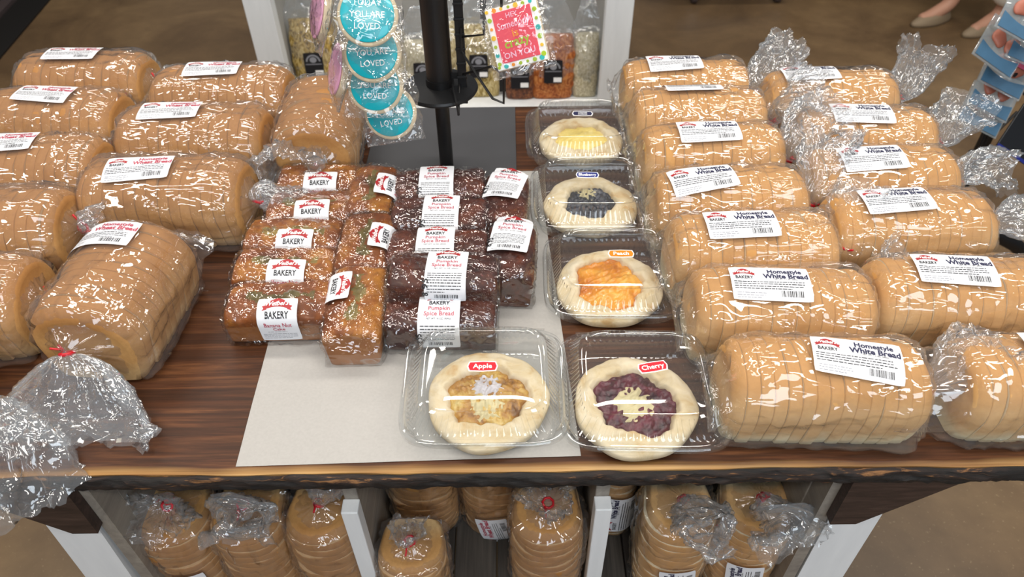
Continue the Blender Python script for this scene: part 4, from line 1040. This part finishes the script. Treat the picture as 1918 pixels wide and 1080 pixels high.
for k, (x, y, mt, w, h, tb_, tx) in enumerate([
    (-.735, 2.63, 'noodle', .17, .30, True, 'yellow noodle bag at the left end of the rear shelf'),
    (-.59, 2.66, 'noodle', .16, .29, True, 'yellow noodle bag second from the left on the rear shelf'),
    (-.46, 2.65, 'noodle2', .15, .24, True, 'pale noodle bag behind the teal cookies'),
    (-.325, 2.62, 'oats', .15, .22, True, 'bag with a black label just left of the rack pole'),
    (-.215, 2.66, 'noodle2', .11, .27, False, 'unlabelled noodle bag directly behind the rack pole'),
    (-.115, 2.63, 'noodle2', .16, .27, True, 'noodle bag with a black label between the rack pole and wire frame'),
    (.00, 2.72, 'brownp', .11, .26, False, 'brown pasta bag behind the wire frame'),
    (.040, 2.61, 'brownp', .12, .20, True, 'dark pasta bag below the square cookie'),
    (.165, 2.61, 'chips', .165, .24, True, 'orange pasta bag with a black label on the rear shelf'),
    (.290, 2.62, 'oats', .10, .24, False, 'clear bag of pale oats beside the right post')]):
    pasta(x, y, mt, w, h, tx, 900+k*7, tb_, rz=(.05, -.04, .03, 0, .1, 0, .2, 0, 0, .0)[k])

# ================================================================ RIGHT-HAND CARD RACK
r2 = thing('card_display_stand', 'black floor stand with wire hooks at the right beyond the loaves', 'rack', (1.31, 1.75, 0))
mb = MB(); mb.tube([(0, 0, .05), (0, 0, 1.45)], .0165, 18); smooth_angle(mb.build('pole', 'black_metal', r2, True))
for k in range(3):
    an = -.1 + k*2.094; mb = MB(); mb.tube([(0, 0, .19), (.10*math.cos(an), .10*math.sin(an), .20), (.24*math.cos(an), .24*math.sin(an), .13), (.36*math.cos(an), .36*math.sin(an), .02)], .022, 12); smooth_angle(mb.build('foot', 'black_metal', r2, True))
def wire2(name, pts, r=.0042):
    mb = MB(); mb.tube(pts, r, 8); smooth_angle(mb.build(name, 'black_metal', r2, True))
mb = MB(); mb.lathe([(.017, .43), (.026, .432), (.026, .446), (.017, .448)], 20); smooth_angle(mb.build('collar', 'black_metal', r2, True))
wire2('wire_hook', [(-.015, -.01, .44), (-.030, -.03, .45), (-.035, -.04, .50), (-.030, -.03, .53)])
wire2('wire_arm', [(.015, -.01, .44), (.06, -.02, .455), (.13, -.03, .47)])
wire2('wire_arm', [(.01, .01, .445), (.05, .04, .49), (.11, .08, .53)])
for (px_, pz_) in ((-.136, .735), (-.130, .779), (-.126, .838), (-.180, .905), (-.105, .910), (-.165, .980)): wire2('wire_peg', [(-.010, -.01, pz_+.005), (px_*.6, -.07, pz_), (px_+.012, -.150, pz_-.018), (px_+.010, -.156, pz_-.008)], .0026)
wire2('wire_peg', [(.01, -.01, .655), (.0, -.08, .66), (-.003, -.145, .648)], .0026)
M['card'] = simple('blue_card', '47708f', .4, var=.3, vs=40); M['cardedge'] = film('card_bag_film', .30, .12, .10, 30, 30, .2, hz=(.75, .85, .9)); M['copper'] = simple('copper_sweets', 'a8634f', .45, bumpscale=80, bs=.4)
M['pinktag'] = simple('pink_tag', 'd0567c', .4); M['darkcard'] = simple('dark_card', '15181d', .4)
def pack(x, y, z, rot, label, seed, w=.115, h=.105, tagc=True):
    root = thing('sweets_packet', label, 'packet', (x, y, z), rot, 'small blue packets hanging on the floor stand')
    mb = MB(); mb.box(-w/2, w/2, -.002, .002, -h/2, h/2, bev=.001); mb.build('pouch', 'cardedge', root)
    mb = MB()
    n = 12; pts = [(-w*.46, -h*.46), (w*.46, -h*.46), (w*.46, -h*.12)] + [(w*(.46-.92*i/n), -h*.12 - h*.10*math.sin(math.pi*i/n)) for i in range(1, n)] + [(-w*.46, -h*.12)]
    mb.prism(pts, .0026, .0040, xf=Matrix(((1, 0, 0, 0), (0, 0, -1, 0), (0, 1, 0, 0), (0, 0, 0, 1)))); mb.build('printed_band', 'card', root)
    for g in (-1, 1):
        bm = bmesh.new(); bmesh.ops.create_uvsphere(bm, u_segments=14, v_segments=9, radius=1)
        for v in bm.verts: v.co = Vector((g*w*.17+v.co.x*w*.17, -.004+v.co.y*.006, h*.10+v.co.z*h*.19+.004*math.sin(seed+g*v.co.x*3)))
        me = bpy.data.meshes.new('sweet'); bm.to_mesh(me); bm.free(); me.materials.append(M['copper']); me.polygons.foreach_set('use_smooth', np.ones(len(me.polygons), dtype=bool))
        o = bpy.data.objects.new('sweet', me); COL.objects.link(o); o.parent = root
    if tagc:
        mb = MB(); mb.box(w*.02, w*.30, -.0125, -.0105, h*.12, h*.36, bev=.0005); mb.build('tag', 'pinktag', root)
        mb = MB(); mb.box(w*.05, w*.27, -.0130, -.0124, h*.26, h*.34); mb.build('tag_stripe', 'white', root)
for k, (x, y, z, ry, tg, tx) in enumerate([
    (1.174, 1.62, .662, .42, False, 'lowest blue packet on the floor stand'),
    (1.180, 1.62, .706, .42, False, 'second lowest blue packet on the floor stand'),
    (1.184, 1.62, .765, .42, True, 'blue packet with a pink tag, third from the bottom'),
    (1.130, 1.60, .835, .55, False, 'twisted blue packet jutting out to the left'),
    (1.205, 1.60, .840, .35, False, 'blue packet beside the pole at the picture edge'),
    (1.145, 1.59, .910, .45, True, 'topmost packet at the corner of the picture, pink tag on it')]):
    pack(x, y, z, (-.75, ry*.9, -.25), tx, 10+k, tagc=tg)
root = thing('dark_packet', 'dark card packet hanging low on the right of the floor stand', 'packet', (1.305, 1.62, .590), (-.6, .5, -.2))
mb = MB(); mb.box(-.05, .05, -.003, .003, -.06, .06, bev=.002); mb.build('card', 'darkcard', root)
mb = MB(); mb.box(-.05, .05, -.0040, -.0030, -.06, -.052); mb.build('blue_stripe', 'blue', root)

# ================================================================ BACKGROUND
# low dark counter at the upper left: plinth line runs obliquely
ct = thing('dark_counter', 'low dark counter with a grey floor strip at the upper left', 'counter', (-2.42, 3.318, 0), (0, 0, .10))
bx('plinth', 'plinth', -.17, 0, -2.5, 3, 0, .012, parent=ct); bx('bumper', 'bumper', -.235, -.175, -2.5, 3, 0, .03, parent=ct); bx('front', 'teal', -1.2, -.24, -2.5, 3, 0, .85, parent=ct)
cb = thing('navy_cabinet', 'dark navy cabinet base at the top behind the person', 'cabinet', (2.0, 3.90, 0))
bx('body', 'navycab', -.35, 1.6, 0, .6, .06, .9, parent=cb); bx('toe_kick', 'plinth', -.33, 1.58, .05, .55, 0, .06, parent=cb)
cart = thing('wheeled_cart', 'wheeled cart whose casters touch the floor at the top centre right', 'cart', (1.2, 3.86, 0))
bx('deck', 'steel', -.30, .28, -.02, .5, .12, .15, parent=cart); bx('cargo', 'navycab', -.28, .26, 0, .48, .15, .7, parent=cart)
for x in (-.22, .22):
    for y in (.02, .42):
        mb = MB(); xf = Matrix.Translation((x, y, .038)) @ Matrix.Rotation(math.pi/2, 4, 'Y'); mb.lathe([(.012, -.014), (.036, -.014), (.038, -.010), (.038, .010), (.036, .014), (.012, .014)], 20)
        mb.v = [tuple(xf @ Vector(v)) for v in mb.v]; c = mb.build('caster', 'bumper', cart, True)
        mb = MB(); mb.box(x-.02, x+.02, y-.02, y+.02, .075, .12, bev=.003); mb.box(x-.022, x-.017, y-.012, y+.012, .03, .08); mb.box(x+.017, x+.022, y-.012, y+.012, .03, .08); mb.build('caster_fork', 'steel', c)

# person standing beyond: one skinned body, clothes as children
M['skin'] = simple('skin', 'b98a72', .55); M['linen'] = simple('cream_trousers', 'd8d2c6', .85, bumpscale=200, bs=.3); M['shirt'] = simple('pale_shirt', '9db0bd', .85); M['shoe'] = simple('tan_shoe', '8a7860', .7, bumpscale=150, bs=.3); M['hair'] = simple('brown_hair', '4a3526', .8)
def skin(name, verts, edges, radii, mat, parent, levels=2, rootv=0):
    me = bpy.data.meshes.new(name); me.from_pydata(verts, edges, []); o = bpy.data.objects.new(name, me); COL.objects.link(o); o.parent = parent
    md = o.modifiers.new('s', 'SKIN'); md.use_smooth_shade = True; o.modifiers.new('u', 'SUBSURF').levels = levels; o.modifiers['u'].render_levels = levels
    me.skin_vertices.new() if not me.skin_vertices else None
    for i, r in enumerate(radii): me.skin_vertices[0].data[i].radius = (r if isinstance(r, tuple) else (r, r)); me.skin_vertices[0].data[i].use_root = (i == rootv)
    me.materials.append(M[mat]); return o
pr = thing('person', 'standing person in cropped cream trousers and flat tan shoes beyond the tables', 'person', (2.28, 3.55, 0), (0, 0, -1.25))
LX = -.11; RX = .13
V_ = [(0, 0, .92), (0, 0, 1.08), (0, 0, 1.28), (0, 0, 1.40), (0, -.01, 1.47), (0, -.02, 1.55), (0, -.02, 1.64), (LX*.9, 0, .88), (LX, .0, .48), (LX+.02, -.06, .09), (LX+.015, -.16, .035), (LX+.01, -.22, .028),
      (RX*.9, 0, .88), (RX, .03, .48), (RX-.05, .09, .09), (RX-.045, -.01, .035), (RX-.04, -.07, .028), (-.19, 0, 1.38), (-.23, .0, 1.10), (-.24, -.06, .88), (-.24, -.08, .80), (.19, 0, 1.38), (.23, .0, 1.10), (.24, -.06, .88), (.24, -.08, .80)]
E_ = [(0, 1), (1, 2), (2, 3), (3, 4), (4, 5), (5, 6), (0, 7), (7, 8), (8, 9), (9, 10), (10, 11), (0, 12), (12, 13), (13, 14), (14, 15), (15, 16), (3, 17), (17, 18), (18, 19), (19, 20), (3, 21), (21, 22), (22, 23), (23, 24)]
R_ = [.13, .12, .14, .10, .055, .085, .08, .085, .055, .036, .034, .025, .085, .055, .036, .034, .025, .05, .038, .028, .03, .05, .038, .028, .03]
skin('body', V_, E_, R_, 'skin', pr)
skin('trousers', [(0, 0, .98), (0, 0, .90), (LX*.9, 0, .84), (LX, 0, .48), (LX+.019, -.055, .125), (RX*.9, 0, .84), (RX, .03, .48), (RX-.05, .086, .125)], [(0, 1), (1, 2), (2, 3), (3, 4), (1, 5), (5, 6), (6, 7)], [.155, .16, .12, .098, .082, .12, .098, .082], 'linen', pr, rootv=1)
skin('shirt', [(0, 0, .95), (0, 0, 1.12), (0, 0, 1.30), (0, 0, 1.40), (-.19, 0, 1.38), (-.225, 0, 1.16), (.19, 0, 1.38), (.225, 0, 1.16)], [(0, 1), (1, 2), (2, 3), (3, 4), (4, 5), (3, 6), (6, 7)], [.165, .155, .17, .115, .075, .06, .075, .06], 'shirt', pr)
for (x, y, a) in ((LX+.015, -.135, .05), (RX-.045, .015, .05)):
    n = 26; m8 = []; 
    for zz, k in ((0, 1.0), (.012, 1.02), (.018, 1.0), (.035, .90), (.055, .72)):
        for i in range(n):
            t = 2*math.pi*i/n; yy = .125*math.sin(t); ww = .042*(1-.25*max(0, math.sin(t))) ; m8.append((ww*math.cos(t)*k, (yy if yy < 0 else yy*.95)*k + (.02*(1-k)), zz if not (zz > .02 and math.sin(t) < 0) else zz*(1-.25*abs(math.sin(t)))))
    F = [(r*n+i, r*n+(i+1) % n, (r+1)*n+(i+1) % n, (r+1)*n+i) for r in range(4) for i in range(n)] + [tuple(range(n))[::-1], tuple(range(4*n, 5*n))]
    o = mesh_obj('shoe', m8, F, 'shoe', pr); o.location = (x, y, .001); o.rotation_euler = (0, 0, a)
mb = MB(); mb.lathe([(.02, 1.52), (.095, 1.55), (.108, 1.62), (.095, 1.69), (.05, 1.73), (.005, 1.74)], 20, c=(0, .012, 0)); mb.build('hair', 'hair', pr, True)
